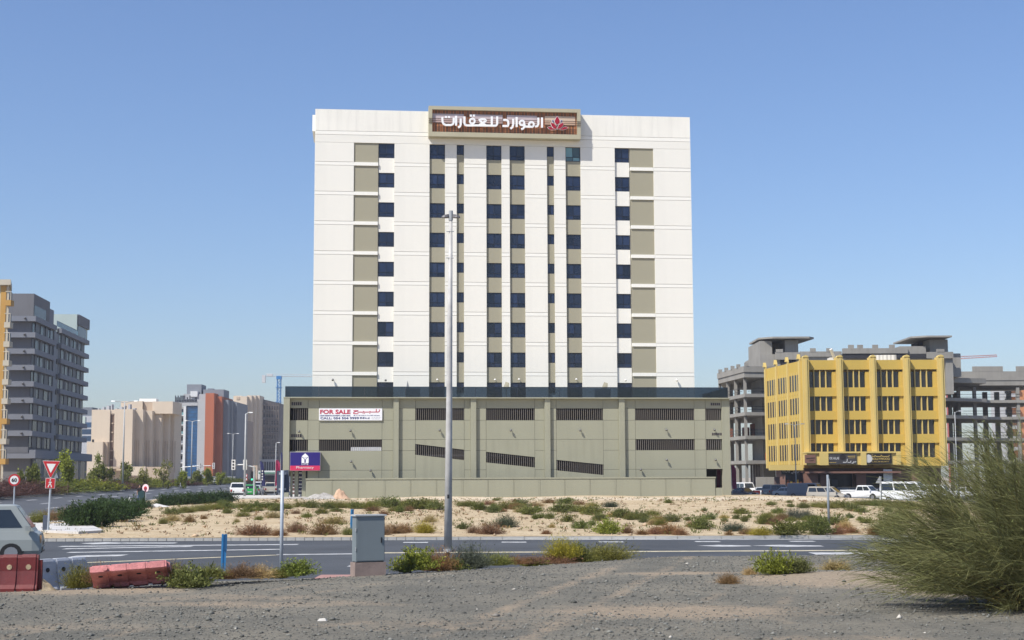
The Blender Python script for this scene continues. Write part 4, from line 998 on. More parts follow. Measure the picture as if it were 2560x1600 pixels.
# red jib far right, orange tower block
rj = empty('crane_jib', (xat(2380,600), 600, 0), 0, 'distant red crane jib over the unfinished frame', 'crane'); zj = zat(2380,899,600)
mb = MB(); L1 = xat(2505,600)-xat(2380,600)
for q in (0, 1.1): mb.tube([(0,0,zj+q),(L1,0,zj+1.2+q*.6)], .12, 4)
for i in range(14): mb.tube([(L1*i/14,0,zj+1.2*i/14),(L1*(i+.5)/14,0,zj+1.2*i/14+1.0),(L1*(i+1)/14,0,zj+1.2*(i+1)/14)], .08, 4)
mb.build('jib', mat('crane_red', (.38,.10,.08), .6), rj); bx('mast', mat('crane_red', (0,0,0)), rj, -1, .6, -.8, .8, -.5, zj+.5)
ob = empty('orange_block', (xat(2538,420), 420, -.6), 0, 'orange apartment block with pale balconies at the right edge', 'apartment block')
zo = zat(2540,940,420)+.6
bx('wall', mat('orange_render', (.50,.22,.10), .85), ob, 0, 24, 0, 14, 0, zo)
for i in range(9):
    z = zo-2-i*3.1; bx('balcony', lg, ob, -2.2, 1.4, -1.6, -.02, z-1.1, z-.1); bx('window', gl1, ob, -1.9, -.05, .2, .4, z, z+1.6)
bx('recess', lg, ob, -2.2, -.02, .41, 12, 0, zo-2)
# ================================================================ HAZE
hz_m = bpy.data.materials.new('haze_air'); hz_m.use_nodes = True; t = hz_m.node_tree; t.nodes.clear()
pv_ = t.nodes.new('ShaderNodeVolumePrincipled'); pv_.inputs['Color'].default_value = (.88,.88,.94,1); pv_.inputs['Density'].default_value = .0002; pv_.inputs['Anisotropy'].default_value = .2
ho = t.nodes.new('ShaderNodeOutputMaterial'); t.links.new(pv_.outputs[0], ho.inputs['Volume'])
tag(bx('haze', hz_m, None, -420, 420, -45, 1100, -2.4, 62), kind='stuff')

# ================================================================ STREET FURNITURE
def base_z(u, v, y): return at(u, v, y).z
def lamp(u, y, vtop, vbase, label, arm=1.0, hw=.55, rb=.14, heads=2, zb=None, lean=0, name='street_lamp'):
    x = xat(u, y); z0 = base_z(u, vbase, y) if zb is None else zb; h = zat(u, vtop, y)-z0
    r = empty(name, (x, y, z0), 0, label, 'street lamp', 'street lamps')
    r.rotation_euler = (0, lean, 0)
    MB().tube([(0,0,0),(0,0,h*.5),(0,0,h)], [rb, rb*.8, rb*.55], 12).build('pole', pole_m, r, True)
    bx('base_plate', metal_g, r, -rb*1.7, rb*1.7, -rb*1.7, rb*1.7, -.05, .06)
    bx('access_door', black_m, r, -rb*.4, rb*.4, -rb-.02, -rb*.8, .7, 1.0)
    for s_ in ((-1, 1) if heads == 2 else (1,)):
        MB().tube([(0,0,h-.1),(s_*arm*.5,0,h+.06),(s_*arm,0,h+.12)], rb*.4, 6).build('arm', pole_m, r)
        a, b = s_*arm, s_*(arm+hw)
        MB().hexa([(min(a,b),-.16,h+.06),(max(a,b),-.16,h+.08),(max(a,b),.16,h+.08),(min(a,b),.16,h+.06)], [(min(a,b),-.1,h+.2),(max(a,b),-.1,h+.17),(max(a,b),.1,h+.17),(min(a,b),.1,h+.2)]).build('lamp_head', metal_g, r)
    return r
lamp(307, 199, 1005, 1226, 'tall double armed street lamp in front of the sand coloured stepped block', 1.3)
lamp(478, 282, 1053, 1206, 'double armed street lamp before the blue glass strip', 1.0)
lamp(581, 357, 1085, 1207, 'distant double armed street lamp before the tan gable block', .9)
lamp(689, 300, 1108, 1215, 'far lamp post beside the maroon flag', .3, heads=1)
lamp(612, 165, 1034, 1246, 'plain grey lamp column right behind the white off-roader', .4, heads=1, hw=.4)
lamp(1990, 199, 1062, 1246, 'thin dark lamp post in front of the yellow flank', .9, .45, .09)
lamp(2393, 180, 1030, 1250, 'thin lamp post behind the big wispy bush', .5, heads=1, rb=.08)
# big lamp post in the middle
xl_, yl_ = xat(1120, 50.5), 50.5; zl_ = zat(1120, 1380, 50.5)
r = empty('street_lamp', (xl_, yl_, zl_), 0, 'tall two headed lamp post standing in the roadside bushes', 'street lamp', 'street lamps')
r.rotation_euler = (0, R(.45), 0); h = zat(1130, 541, 50.5)-zl_
conc_pole = mat('weathered_pole', (.50,.48,.45), .6, .18, 3, streak=.2)
MB().tube([(0,0,.02),(0,0,h*.33),(0,0,h*.66),(0,0,h)], [.14,.115,.09,.058], 20).build('pole', conc_pole, r, True)
MB().tube([(0,0,h-.15),(0,0,h+.2)], [.075,.075], 12).build('pole_cap', pole_m, r)
MB().tube([(0,0,-.35),(0,0,.03)], [.06,.06], 8).build('base_bolt', black_m, r); MB().tube([(0,0,.0),(0,0,.1)], [.16,.16], 14).build('base_collar', metal_g, r)
headm = mat('lamp_grey', (.10,.095,.10), .5, .1)
for s_ in (-1, 1):
    mb = MB(); n_ = 7
    sec = [(.04,.05,.10),(.12,.10,.09),(.22,.12,.07),(.30,.09,.03),(.335,.03,.0)]
    for (d0, w0, h0), (d1, w1, h1) in zip(sec[:-1], sec[1:]):
        x0_, x1_ = (s_*d0, s_*d1)
        b = [(x0_,-w0,-.03),(x1_,-w1,-.03),(x1_,w1,-.03),(x0_,w0,-.03)]; t = [(x0_,-w0*.6,h0-.0),(x1_,-w1*.6,h1),(x1_,w1*.6,h1),(x0_,w0*.6,h0)]
        if s_ < 0: b = b[::-1]; t = t[::-1]
        mb.hexa(b, t)
    o = mb.build('lamp_head', headm, r); o.location = (0,0,h-.02)
for q in (.55, 1.5): MB().tube([(-.15,-.05,h-q),(.12,-.05,h-q)], .018, 5).build('climbing_peg', pole_m, r)
bx('access_door', black_m, r, -.035, .035, -.142, -.12, 1.85, 1.98)

# road signs
sred = mat('sign_red', (.42,.02,.025), .4, .05, 3); swhite = mat('sign_white', (.66,.66,.64), .4, .04); sback = mat('sign_back_blue_grey', (.065,.08,.115), .5, .12, 2)
spost = mat('sign_post_steel', (.40,.44,.48), .5, .12, 3, metal=.15)
def disc(mb, r_, y, th, mi=0, n=28, cx=0, cz=0): return mb.prism_xz([(cx+r_*math.cos(2*math.pi*i/n), cz+r_*math.sin(2*math.pi*i/n)) for i in range(n)], y, y+th, mi)
# 60 sign
y = 90; x = xat(37,y); zc_ = zat(37,1200,y); z0 = -.2
r = empty('speed_limit_sign', (x, y, z0), 0, 'round red rimmed speed limit sign reading 60', 'road sign', 'road signs'); c_ = zc_-z0
MB().tube([(0,0,0),(0,0,c_+.3)], .045, 10).build('post', spost, r)
disc(MB(), .37, -.08, .02, cz=c_).build('rim', sred, r); disc(MB(), .265, -.092, .01, cz=c_).build('face', swhite, r)
text('60', 1, black_m, r, 0, -.1, c_-.12, width=.33, height=.24, bold=.02)
# give way + pedestrian
y = 73; x = xat(124,y); z0 = -.12
r = empty('give_way_sign', (x, y, z0), 0, 'red give way triangle above a square red walking man plate', 'road sign', 'road signs')
r.rotation_euler = (0, R(1.6), 0)
zt1, zt2 = zat(130,1153,y)-z0, zat(130,1193,y)-z0
MB().tube([(0,0,0),(0,0,zt1-.05)], .05, 10).build('post', spost, r)
def tri(sz, y0, th, m, name, dz=0):
    cx_, cz_ = 0, zt1-(zt1-zt2)*.36+dz; hh = (zt1-zt2)*sz; ww = 42/F*73*sz
    return MB().prism_xz([(cx_-ww/2,cz_+hh*.36),(cx_+ww/2,cz_+hh*.36),(cx_+ww*.03,cz_-hh*.64),(cx_-ww*.03,cz_-hh*.64)], y0, y0+th).build(name, m, r)
tri(1.06, -.085, .02, swhite, 'border'); tri(1.0, -.097, .011, sred, 'rim'); tri(.55, -.108, .01, swhite, 'face')
pz1, pz0 = zat(130,1196,y)-z0, zat(130,1220,y)-z0; pw_ = 22/F*73
bx('plate_border', swhite, r, -pw_/2-.02, pw_/2+.02, -.08, -.06, pz0-.02, pz1+.02); bx('pedestrian_plate', sred, r, -pw_/2, pw_/2, -.09, -.081, pz0, pz1)
mb = MB(); H_ = pz1-pz0
g = lambda pts, w_: mb.ribbon([(a*H_, pz0+b*H_) for a, b in pts], w_*H_, -.1, .009)
disc(mb, .07*H_, -.1, .009, n=10, cx=0, cz=pz0+.85*H_)
g([(0,.75),(0,.45)], .13); g([(0,.46),(-.14,.26),(-.2,.08)], .09); g([(.0,.46),(.12,.26),(.16,.08)], .09); g([(0,.72),(-.16,.52)], .06); g([(0,.72),(.16,.54)], .06)
mb.build('walking_figure', swhite, r)
mb = MB(); g2 = .16
mb.prism_xz([(.12,zt2-.03),(.34,zt2-.03),(.23,zt2+.22)], .06, .08); mb.build('rear_plate', swhite, r)
bx('ground_box', sback, r, -.28, -.05, -.02, .2, 0, .75)
# sign seen from behind, left of pharmacy
y = 41; x = xat(706,y); z0 = gz(x,y)-.05
r = empty('sign_backside', (x, y, z0), 0, 'blue grey back of a road sign on a post left of the pharmacy sign', 'road sign', 'road signs')
hz = lambda v: zat(706,v,y)-z0
MB().tube([(0,0,0),(0,0,hz(1176))], .05, 12).build('post', spost, r, True)
w_ = 31/F*y
MB().hexa([(-w_*.47,.055,hz(1232)),(w_*.52,.10,hz(1231)),(w_*.52,.12,hz(1231)),(-w_*.47,.075,hz(1232))], [(-w_*.5,.055,hz(1177)),(w_*.44,.10,hz(1175)),(w_*.44,.12,hz(1175)),(-w_*.5,.075,hz(1177))]).build('panel', sback, r)
for v in (1184, 1223): bx('bracket', metal_g, r, -w_*.3, w_*.28, .03, .075, hz(v)-.03, hz(v)+.03)
# sign seen edge-on at the right
y = 68.5; x = xat(2069,y); z0 = gz(x,y)
r = empty('edge_on_sign', (x, y, z0), 0, 'grey signpost on the kerb with a triangle sign seen nearly edge on', 'road sign', 'road signs')
hz = lambda v: zat(2070,v,y)-z0
MB().tube([(0,0,0),(0,0,hz(1187))], .055, 10).build('post', mat('sign_post_dull', (.20,.225,.25), .6, .12, 3), r, True)
MB().add([(.05,.05,hz(1188)),(.16,.3,hz(1228)),(.02,-.3,hz(1228)),(.07,.05,hz(1188)),(.18,.3,hz(1228)),(.04,-.3,hz(1228))], [(0,1,2),(5,4,3),(0,3,4,1),(1,4,5,2),(2,5,3,0)]).build('triangle_plate', mat('sign_back_pale', (.42,.43,.44), .5, .08), r)
y = 128; x = xat(2202,y); z0 = gz(x,y)-.2
r = empty('edge_on_sign', (x, y, z0), 0, 'far signpost left of the white minibus with a grey sign back', 'road sign', 'road signs')
hz = lambda v: zat(2202,v,y)-z0
MB().tube([(0,0,0),(0,0,hz(1191))], .06, 8).build('post', mat('sign_post_dull', (.20,.225,.25), .6, .12, 3), r); MB().prism_xz([(-.5,hz(1208)),(.04,hz(1208)),(-.12,hz(1190))], -.1, -.07).build('triangle_plate', mat('sign_back_grey', (.3,.31,.32), .5), r)
# round no-entry style signs behind the off-roader and traffic signals
y = 190; x = xat(615,y); r = empty('round_sign', (x, y, 0), 0, 'two small red and white round signs stacked on a post', 'road sign', 'road signs')
MB().tube([(0,0,0),(0,0,zat(615,1182,y))], .05, 6).build('post', spost, r)
for v in (1189, 1198): disc(MB(), .24, -.09, .03, n=16, cz=zat(615,v,y)).build('rim', sred, r); disc(MB(), .16, -.1, .009, n=12, cz=zat(615,v,y)).build('face', swhite, r)
def signal(u0, u1, v, y, vb, heads, label, pole_end):
    x0_, x1_ = xat(u0,y), xat(u1,y); z = zat(u0,v,y)
    xp = x0_ if pole_end == 0 else x1_
    r = empty('traffic_signal', (xp, y, 0), 0, label, 'traffic signal', 'traffic signals')
    MB().tube([(0,0,-.3),(0,0,z-.3)], .13, 8).tube([(0,0,z-.3),((x0_+x1_)/2-xp,0,z),((x1_ if pole_end == 0 else x0_)-xp,0,z)], .09, 6).build('mast_arm', metal_g, r)
    for u in heads:
        o = MB().box(-.22,.22,-.3,-.06,-.6,.6).build('signal_head', lampw_m, r); o.location = (xat(u,y)-xp, 0, z)
        for k in range(3): disc(MB(), .11, -.33, .028, n=10, cx=0, cz=.36-k*.36).build('lens', black_m, o)
    return r
signal(452, 535, 1165, 285, 1206, (501, 534), 'traffic signal mast arm crossing in front of terracotta pier', 0)
signal(584, 636, 1162, 170, 1214, (584, 613), 'traffic signal mast arm above the parked white off-roader', 1)
# signal with green body at the kerb, bins
y = 186; r = empty('kerb_signal', (xat(633,y), y, .1), 0, 'short traffic signal on a post glowing green above the parked cars', 'traffic signal', 'traffic signals')
MB().tube([(0,0,0),(0,0,3.2)], .07, 6).build('post', metal_g, r); bx('signal_head', black_m, r, -.28, .1, -.35, -.1, 2.0, 3.3)
gm = mat('green_lens', (.05,.45,.25), .4, 0); gm.node_tree.nodes['Principled BSDF'].inputs['Emission Color'].default_value = (.1,.9,.5,1); gm.node_tree.nodes['Principled BSDF'].inputs['Emission Strength'].default_value = .8
disc(MB(), .13, -.38, .028, n=10, cx=-.09, cz=2.25).build('lens', gm, r)
# blue marker posts
mblue = mat('marker_blue', (.035,.20,.42), .45, .12, 6)
def marker(u, vt, vb, y, label, wpx):
    x = xat(u,y); z0 = gz(x,y)-.05; h = zat(u,vt,y)-z0; w_ = wpx/F*y
    r = empty('marker_post', (x,y,z0), R(12), label, 'marker post', 'blue marker posts')
    r.rotation_euler = (0, R(.8), R(12))
    mb = MB(); mb.box(-w_/2,-w_*.12,-.05,.03,0,h); mb.box(w_*.12,w_/2,-.05,.03,0,h); mb.box(-w_*.119,w_*.119,-.03,.02,0,h-.01); mb.build('post', mblue, r)
    bx('marker_plate', mat('marker_blue_dark', (.02,.10,.22), .5, .1), r, w_*.1, w_*.62, -.075, -.051, h*.72, h-.004)
marker(561, 1335, 1426, 42, 'blue marker post in the olive bushes near the fallen barrier', 12); marker(880, 1273, 1320, 76, 'blue marker post across the road behind the grey cabinet', 7)
# electrical cabinet
y = 38.0; x = xat(922,y); z0 = zat(922,1432,y)
r = empty('utility_cabinet', (x, y, z0), R(24), 'grey metal utility cabinet on a concrete plinth at the roadside', 'cabinet')
cab = mat('cabinet_grey', (.185,.215,.225), .5, .06, 1.2, streak=.12); cpl = mat('plinth_concrete', (.27,.205,.175), .9, .2, 3, .2, 20)
hz = lambda v: zat(922,v,y)-z0
W_, D_ = .80, .36
bx('plinth', cpl, r, -W_/2-.02, W_/2+.02, -D_/2-.02, D_/2+.03, -.25, hz(1405)); bx('body', cab, r, -W_/2+.012, W_/2-.012, -D_/2+.012, D_/2-.012, hz(1405)+.025, hz(1290)); bx('gap', black_m, r, -W_/2+.03, W_/2-.03, -D_/2+.03, D_/2-.03, hz(1405), hz(1405)+.026)
bx('door', cab, r, -W_/2+.03, W_/2-.03, -D_/2, -D_/2+.011, hz(1405)+.05, hz(1292)); bx('roof', mat('cabinet_roof', (.42,.44,.44), .5, .06), r, -W_/2-.025, W_/2+.025, -D_/2-.03, D_/2+.03, hz(1290)+.002, hz(1286))
for q in (.3, .8): bx('hinge', metal_g, r, -W_/2-.006, -W_/2+.012, -D_/2-.01, -D_/2+.03, hz(1405)+q, hz(1405)+q+.09)
bx('handle', black_m, r, W_/2-.12, W_/2-.09, -D_/2-.02, -D_/2-.001, hz(1405)+.5, hz(1405)+.64)
# water filled barriers
bred_m = mat('barrier_red', (.13,.016,.015), .5, .2, 3, .1, 30, fine=.1); bwht_m = mat('barrier_white', (.42,.44,.47), .5, .15, 3, fine=.08); bpink = mat('barrier_faded_pink', (.56,.21,.20), .6, .35, 2.2, .15, 30, fine=.15)
def barrier(m, loc, rz, label, L_=1.9, rx=0, name='water_barrier', scale=1, ry=0):
    r = empty(name, loc, rz, label, 'barrier', 'water filled barriers'); r.rotation_euler = (rx, ry, rz); r.scale = (scale,)*3
    prof = [(-.27,0),(-.27,.14),(-.20,.22),(-.12,.5),(-.10,.78),(-.07,.84),(.07,.84),(.10,.78),(.12,.5),(.20,.22),(.27,.14),(.27,0)]
    mb = MB(); n = len(prof); xs_ = [-L_/2, -L_/2+.06]
    k = 4
    for i in range(k):      # ribbed sections with notches between them
        a = -L_/2+L_*i/k; b = a+L_/k
        for (x0_, x1_, s_) in ((a+.001, a+.05, .86), (a+.051, b-.051, 1.0), (b-.05, b-.001, .86)):
            vs_ = [(x0_, p[0]*s_, p[1]*(1 if s_ == 1 else .985)) for p in prof]+[(x1_, p[0]*s_, p[1]*(1 if s_ == 1 else .985)) for p in prof]
            mb.add(vs_, [tuple(range(n)), tuple(range(2*n-1, n-1, -1))]+[(i_+n, (i_+1)%n+n, (i_+1)%n, i_) for i_ in range(n)])
    mb.build('shell', m, r)
    for i in range(k):
        x = -L_/2+L_*(i+.5)/k
        disc(MB(), .055, -.125, .25, n=12, cx=x, cz=.58).build('fork_hole', black_m if m is not bred_m else sand_m, r)
    MB().tube([(-L_*.3,0,.84),(-L_*.3,0,.885)], .06, 10).build('filler_cap', m, r); bx('coupling', m, r, L_/2+.002, L_/2+.07, -.06, .06, .1, .72)
    return r
def gpt(u, y, dz=0): x = xat(u,y); return (x, y, gz(x,y)+dz)
barrier(bred_m, gpt(10,33.2,-.06), R(8), 'dark red plastic water barrier at the bottom left corner', 1.55, scale=1.08)
barrier(bwht_m, gpt(138,35.0,-.06), R(58), 'white plastic water barrier standing beside the red one', 1.9, scale=1.0)
barrier(bpink, gpt(335,34.3,.27), R(10), 'faded pink water barrier lying on its side in the scrub', 1.75, rx=R(72), scale=.98, ry=R(-4))
barrier(bred_m, gpt(80,38.5,-.12), R(30), 'red water barrier half hidden behind the white one', 1.2)
# sand heap between the barriers, rubble by the wall
def heap(name, x, y, rx_, ry_, h, m, label, cat, seed, n=26, kind=None):
    xs_ = np.linspace(-1.15,1.15,n); X_, Y_ = np.meshgrid(xs_, xs_); r2 = np.sqrt(X_**2+Y_**2)
    Z_ = h*np.clip(1-r2, -.05, 1)**1.1*(.75+.6*vnoise(X_*6+seed, Y_*6, 1.4, seed)); Z_ = np.nan_to_num(Z_, nan=-.05)-.04
    V = np.stack([X_*rx_, Y_*ry_, Z_], -1).reshape(-1,3); i = np.arange(n*n).reshape(n,n)
    Fq = np.stack([i[:-1,:-1], i[:-1,1:], i[1:,1:], i[1:,:-1]], -1).reshape(-1,4)
    o = raw_mesh(name, V, Fq, m, None, np.full(n*n, .3), True); o.location = (x, y, gz(x,y)); tag(o, label, cat, kind=kind); return o
heap('sand_heap', xat(98,34.2), 34.2, .55, .6, .5, sand_m, 'small sand heap between red and white barriers', 'sand heap', 2)
grubble = mat('rubble_grey', (.36,.34,.31), .95, .3, 2, .6, 12, fine=.2)
heap('rubble_heap', xat(806,152), 152, 2.2, 1.2, .75, grubble, 'grey rubble heap at the foot of boundary wall', 'rubble heap', 5)
heap('rubble_heap', xat(850,152), 152, 1.1, .8, 1.1, mat('rubble_orange', (.50,.33,.22), .95, .3, 2, .6, 12), 'orange tinted rubble heap beside the grey one', 'rubble heap', 9)
# feather flags
def flag(u, v0, v1, y, wpx, m, label, strip_=None, lean=0):
    x = xat(u,y); zb = zat(u,v1,y); h = zat(u,v0,y)-zb; w_ = wpx/F*y
    r = empty('feather_flag', (x,y,min(zb,.3)), 0, label, 'flag', 'feather flags'); dz = zb-min(zb,.3)
    MB().tube([(-w_*.5,0,0),(-w_*.5+lean,0,dz+h*.9),(-w_*.2+lean,0,dz+h)], .03, 5).build('pole', metal_g, r)
    n_ = 7; mb = MB(); pts = []
    for i in range(n_+1):
        t = i/n_; z = dz+h*t; l = -w_*.47+lean*t; wv = w_*(1 if t < .8 else 1-.55*((t-.8)/.2)**2); yy = .12*math.sin(t*5)
        pts.append(((l, yy, z), (l+wv, yy+.1*math.cos(t*4), z)))
    for (a, b), (c, d_) in zip(pts[:-1], pts[1:]):
        mb.hexa([a, b, (b[0],b[1]+.02,b[2]), (a[0],a[1]+.02,a[2])], [c, d_, (d_[0],d_[1]+.02,d_[2]), (c[0],c[1]+.02,c[2])])
    mb.build('banner', m, r)
    if strip_:
        for i, q in enumerate((.25,.36,.47,.58)): bx('lettering', strip_, r, -w_*.2+lean*.5, w_*.15+lean*.5, -.14, -.13, dz+h*q, dz+h*(q+.06))
fnavy = mat('flag_navy', (.015,.018,.085), .7, .1); fmar = mat('flag_maroon', (.17,.012,.06), .7, .12, 1); fcr = mat('flag_crimson', (.30,.012,.07), .7, .12)
flag(659, 1153, 1216, 172, 9, fnavy, 'navy feather flag with white lettering near the parked cars', lw2, -.25); flag(692, 1150, 1214, 168, 12, fcr, 'crimson feather flag beside the blue grey sign back', None, .15)
flag(704, 1131, 1180, 158, 5, fnavy, 'narrow navy banner at the left pier of the podium', None)
flag(1836, 1163, 1222, 172, 11, fmar, 'maroon feather flag right of the podium corner', None, -.1); flag(1797, 1172, 1219, 166, 12, fmar, 'maroon feather flag seen through the podium corner opening', None)
# shop pylon glimpsed between the podium columns
for i, (u, lab) in enumerate(((734,'brown striped shop banner behind the left podium columns'),(751,'navy and white striped shop banner behind the podium columns'))):
    y = 166.5; r = empty('shop_banner', (xat(u,y), y, .33), 0, lab, 'banner', 'shop banners'); h = zat(u,1180,y)-.33
    bx('cloth', swhite, r, -.18, .22, -.02, .02, .0, h)
    for q in range(6): bx('stripe', (mat('stripe_brown', (.14,.07,.06), .8), fnavy)[i], r, -.17, .2, -.04, -.021, h*(.12+q*.14), h*(.19+q*.14+(q%2)*.03))

# ================================================================ VEHICLES
glassc = glass_mat('car_glass', (.012,.016,.02), .06, .7); tyre = rubber_m; rimm = mat('wheel_rim', (.35,.35,.36), .35, .1, metal=.6); lens = mat('headlamp_lens', (.6,.6,.58), .15, 0); redl = mat('tail_lens', (.30,.01,.015), .25, 0); plate = mat('number_plate', (.6,.6,.57), .5, 0)
def paint(name, col, rough=.28): return mat('car_paint_'+name, col, rough, .04, .5, spec=.5)
def loft(mb, secs):
    n = len(secs[0]); base = len(mb.v)
    for s_ in secs: mb.v += [tuple(p) for p in s_]
    for i in range(len(secs)-1):
        for k in range(n):
            a = base+i*n+k; b = base+i*n+(k+1)%n; mb.f.append([a,b,b+n,a+n]); mb.m.append(0)
    mb.f.append([base+k for k in range(n-1,-1,-1)]); mb.m.append(0); e = base+(len(secs)-1)*n; mb.f.append([e+k for k in range(n)]); mb.m.append(0)
STY = dict(   # L, W, H, belt height, lower body top profile [(x frac, z)], cabin (belt x0,x1, roof x0,x1 as fractions from the front), wheel radius
 sedan=(4.7,1.8,1.45,.93,[(0,.62),(.03,.70),(.27,.92),(.80,.98),(.98,.93),(1,.75)],(.26,.86,.42,.72),.33),
 hatch=(4.3,1.8,1.55,.98,[(0,.65),(.03,.75),(.24,.97),(.9,1.0),(.99,.95),(1,.7)],(.23,.985,.40,.92),.33),
 suv=(4.9,1.95,1.83,1.12,[(0,.75),(.02,.95),(.25,1.10),(.9,1.14),(.99,1.12),(1,.8)],(.24,.985,.37,.95),.39),
 mpv=(4.5,1.8,1.72,1.05,[(0,.62),(.03,.78),(.20,1.02),(.9,1.06),(.99,1.04),(1,.7)],(.16,.985,.34,.95),.34),
 van=(4.9,1.8,2.05,1.15,[(0,.7),(.015,1.0),(.06,1.12),(.9,1.15),(.995,1.15),(1,.8)],(.05,.995,.17,.985),.34),
 minibus=(5.4,1.9,2.3,1.25,[(0,.75),(.015,1.02),(.10,1.2),(.9,1.25),(.995,1.25),(1,.8)],(.09,.995,.24,.985),.35),
 pickup=(5.3,1.85,1.8,1.12,[(0,.78),(.02,.98),(.22,1.10),(.6,1.12),(.995,1.14),(1,.85)],(.21,.62,.33,.58),.39))
def car(style, loc, rz, m, label, name='parked_car', cat='car', group='parked cars', panel=False, facing=1):
    L_, W_, H_, belt, prof, cab_, wr = STY[style]; r = empty(name, loc, rz, label, cat, group)
    hw = W_/2; secs = []; z0 = .26
    fx_ = lambda f: L_/2-f*L_
    for f, zt in prof:          # front is +x
        x = fx_(f); tp = .84 if f in (0, 1) else (.95 if f < .05 or f > .97 else 1.0); w_ = hw*tp; zb = z0+.12 if f in (0,1) else z0
        secs.append([(x,-w_*.9,zb),(x,w_*.9,zb),(x,w_,zb+.14),(x,w_,zb+(zt-zb)*.62),(x,w_*.94,zt-.02),(x,w_*.7,zt),(x,-w_*.7,zt),(x,-w_*.94,zt-.02),(x,-w_,zb+(zt-zb)*.62),(x,-w_,zb+.14)])
    mb = MB(); loft(mb, secs); body = mb.build('body', m, r)
    bx0_, bx1_, rx0, rx1 = [fx_(f) for f in cab_]; wb, wrf = hw*.93, hw*.78; zb_ = belt-.06
    b = [(bx1_,-wb,zb_),(bx0_,-wb,zb_),(bx0_,wb,zb_),(bx1_,wb,zb_)]; t = [(rx1,-wrf,H_-.05),(rx0,-wrf,H_-.05),(rx0,wrf,H_-.05),(rx1,wrf,H_-.05)]
    MB().hexa(b, t).hexa([(p[0]*1,p[1],p[2]+.0005) for p in t], [(rx1-.0+.12,-wrf*.86,H_),(rx0-.16,-wrf*.86,H_),(rx0-.16,wrf*.86,H_),(rx1+.12,wrf*.86,H_)]).build('cabin', m, r)
    def face(A, B, C, D, u0, u1, v0, v1, name):   # quad A B (bottom) D C (top) -> inset glass panel with thickness
        A, B, C, D = map(Vector, (A, B, C, D)); nrm = (B-A).cross(D-A).normalized()
        P_ = lambda u, v: (A.lerp(B, u)).lerp(D.lerp(C, u), v)
        q = [P_(u0,v0), P_(u1,v0), P_(u1,v1), P_(u0,v1)]
        mbq = MB().hexa([p-nrm*.02 for p in q][::1], [p+nrm*.012 for p in q]); return mbq.build(name, glassc, r)
    face(b[1], b[2], t[2], t[1], .06, .94, .14, .92, 'windscreen'); face(b[3], b[0], t[0], t[3], .07, .93, .25, .9, 'rear_window')
    cuts = [(.05,.33),(.36,.64),(.67,.95)] if style in ('suv','mpv','minibus') else ([(.06,.49),(.53,.94)])
    if panel: cuts = [(.70,.94)]
    for (a, c) in cuts:
        face(b[0], b[1], t[1], t[0], a, c, .16, .86, 'side_window'); face(b[2], b[3], t[3], t[2], 1-c, 1-a, .16, .86, 'side_window')
    for xw in (L_*.5-L_*.19, -L_*.5+L_*.2):
        for s_ in (-1, 1):
            w_ = MB().tube([(xw,s_*(hw-.2),wr),(xw,s_*(hw+.012),wr)], wr, 18).build('wheel', tyre, r)
            MB().tube([(xw,s_*(hw-.1),wr),(xw,s_*(hw+.02),wr)], wr*.62, 12).build('rim', rimm, w_)
            a_ = MB(); arch = [(xw+(wr+.07)*math.cos(q*math.pi/8), wr+(wr+.07)*math.sin(q*math.pi/8)) for q in range(9)]
            a_.prism_xz(arch, s_*(hw-.05)-.045, s_*(hw-.05)+.0495).build('wheel_arch', black_m, r)
    for s_ in (-1, 1):
        bx('headlight', lens, r, L_/2-.16, L_/2-.015, s_*hw*.62-.17, s_*hw*.62+.17, .62, .78); bx('tail_light', redl, r, -L_/2+.0, -L_/2+.1, s_*hw*.74-.1, s_*hw*.74+.1, .72, 1.0)
        MB().box(bx0_-.25, bx0_-.1, s_*(hw+.10)-.09, s_*(hw+.10)+.09, belt-.02, belt+.16).build('mirror', m, r)
    bx('front_bumper', black_m, r, L_/2-.1, L_/2+.01, -hw*.75, hw*.75, .33, .52); bx('grille', black_m, r, L_/2-.1, L_/2+.004, -hw*.38, hw*.38, .58, .72); bx('number_plate', plate, r, L_/2+.011, L_/2+.03, -.26, .26, .40, .51)
    bx('rear_bumper', black_m if style in ('pickup','suv') else m, r, -L_/2-.03, -L_/2+.1, -hw*.85, hw*.85, .38, .56); bx('number_plate', plate, r, -L_/2-.045, -L_/2-.031, -.26, .26, .58, .70)
    if style == 'pickup':
        xa, xb = fx_(.995), fx_(.63); bx('load_bed', black_m, r, xa+.1, xb, -hw*.82, hw*.82, 1.0, 1.148)
        for s_ in (-1, 1): bx('bed_side', m, r, xa, xb, s_*hw*.93-.05, s_*hw*.93+.05, 1.10, 1.25)
    return r
pw_white = paint('white', (.72,.72,.71)); p_silver = paint('silver', (.36,.38,.40)); p_grey = paint('grey', (.16,.17,.185)); p_navy = paint('navy', (.014,.018,.04)); p_black = paint('black', (.012,.012,.014)); p_beige = paint('beige', (.36,.33,.28)); p_green = paint('green', (.03,.32,.06))
def road_z(y): return -.465
def carR(style, u, y, rz, m, label, **k): return car(style, (xat(u,y), y, -.465), R(rz), m, label, **k)
carR('sedan', 1858, 196, -62, p_navy, 'dark navy saloon parked at the podium corner')
carR('van', 1862, 222, -80, pw_white, 'white delivery van behind the dark navy saloon', name='parked_van', cat='van')
carR('sedan', 1909, 207, 60, p_silver, 'small silver saloon left of the grey off-roader')
carR('suv', 1945, 203, 35, p_grey, 'grey off-roader between two silver saloons')
carR('sedan', 1973, 200, -42, p_silver, 'silver saloon in the shade left of the grey panel van')
carR('van', 2015, 192, -35, paint('grey_van', (.20,.215,.24), .45), 'grey panel van parked before the brown shop corner', name='parked_van', cat='van', panel=True)
carR('mpv', 2066, 171, -28, p_beige, 'beige people carrier in front of the grey panel van')
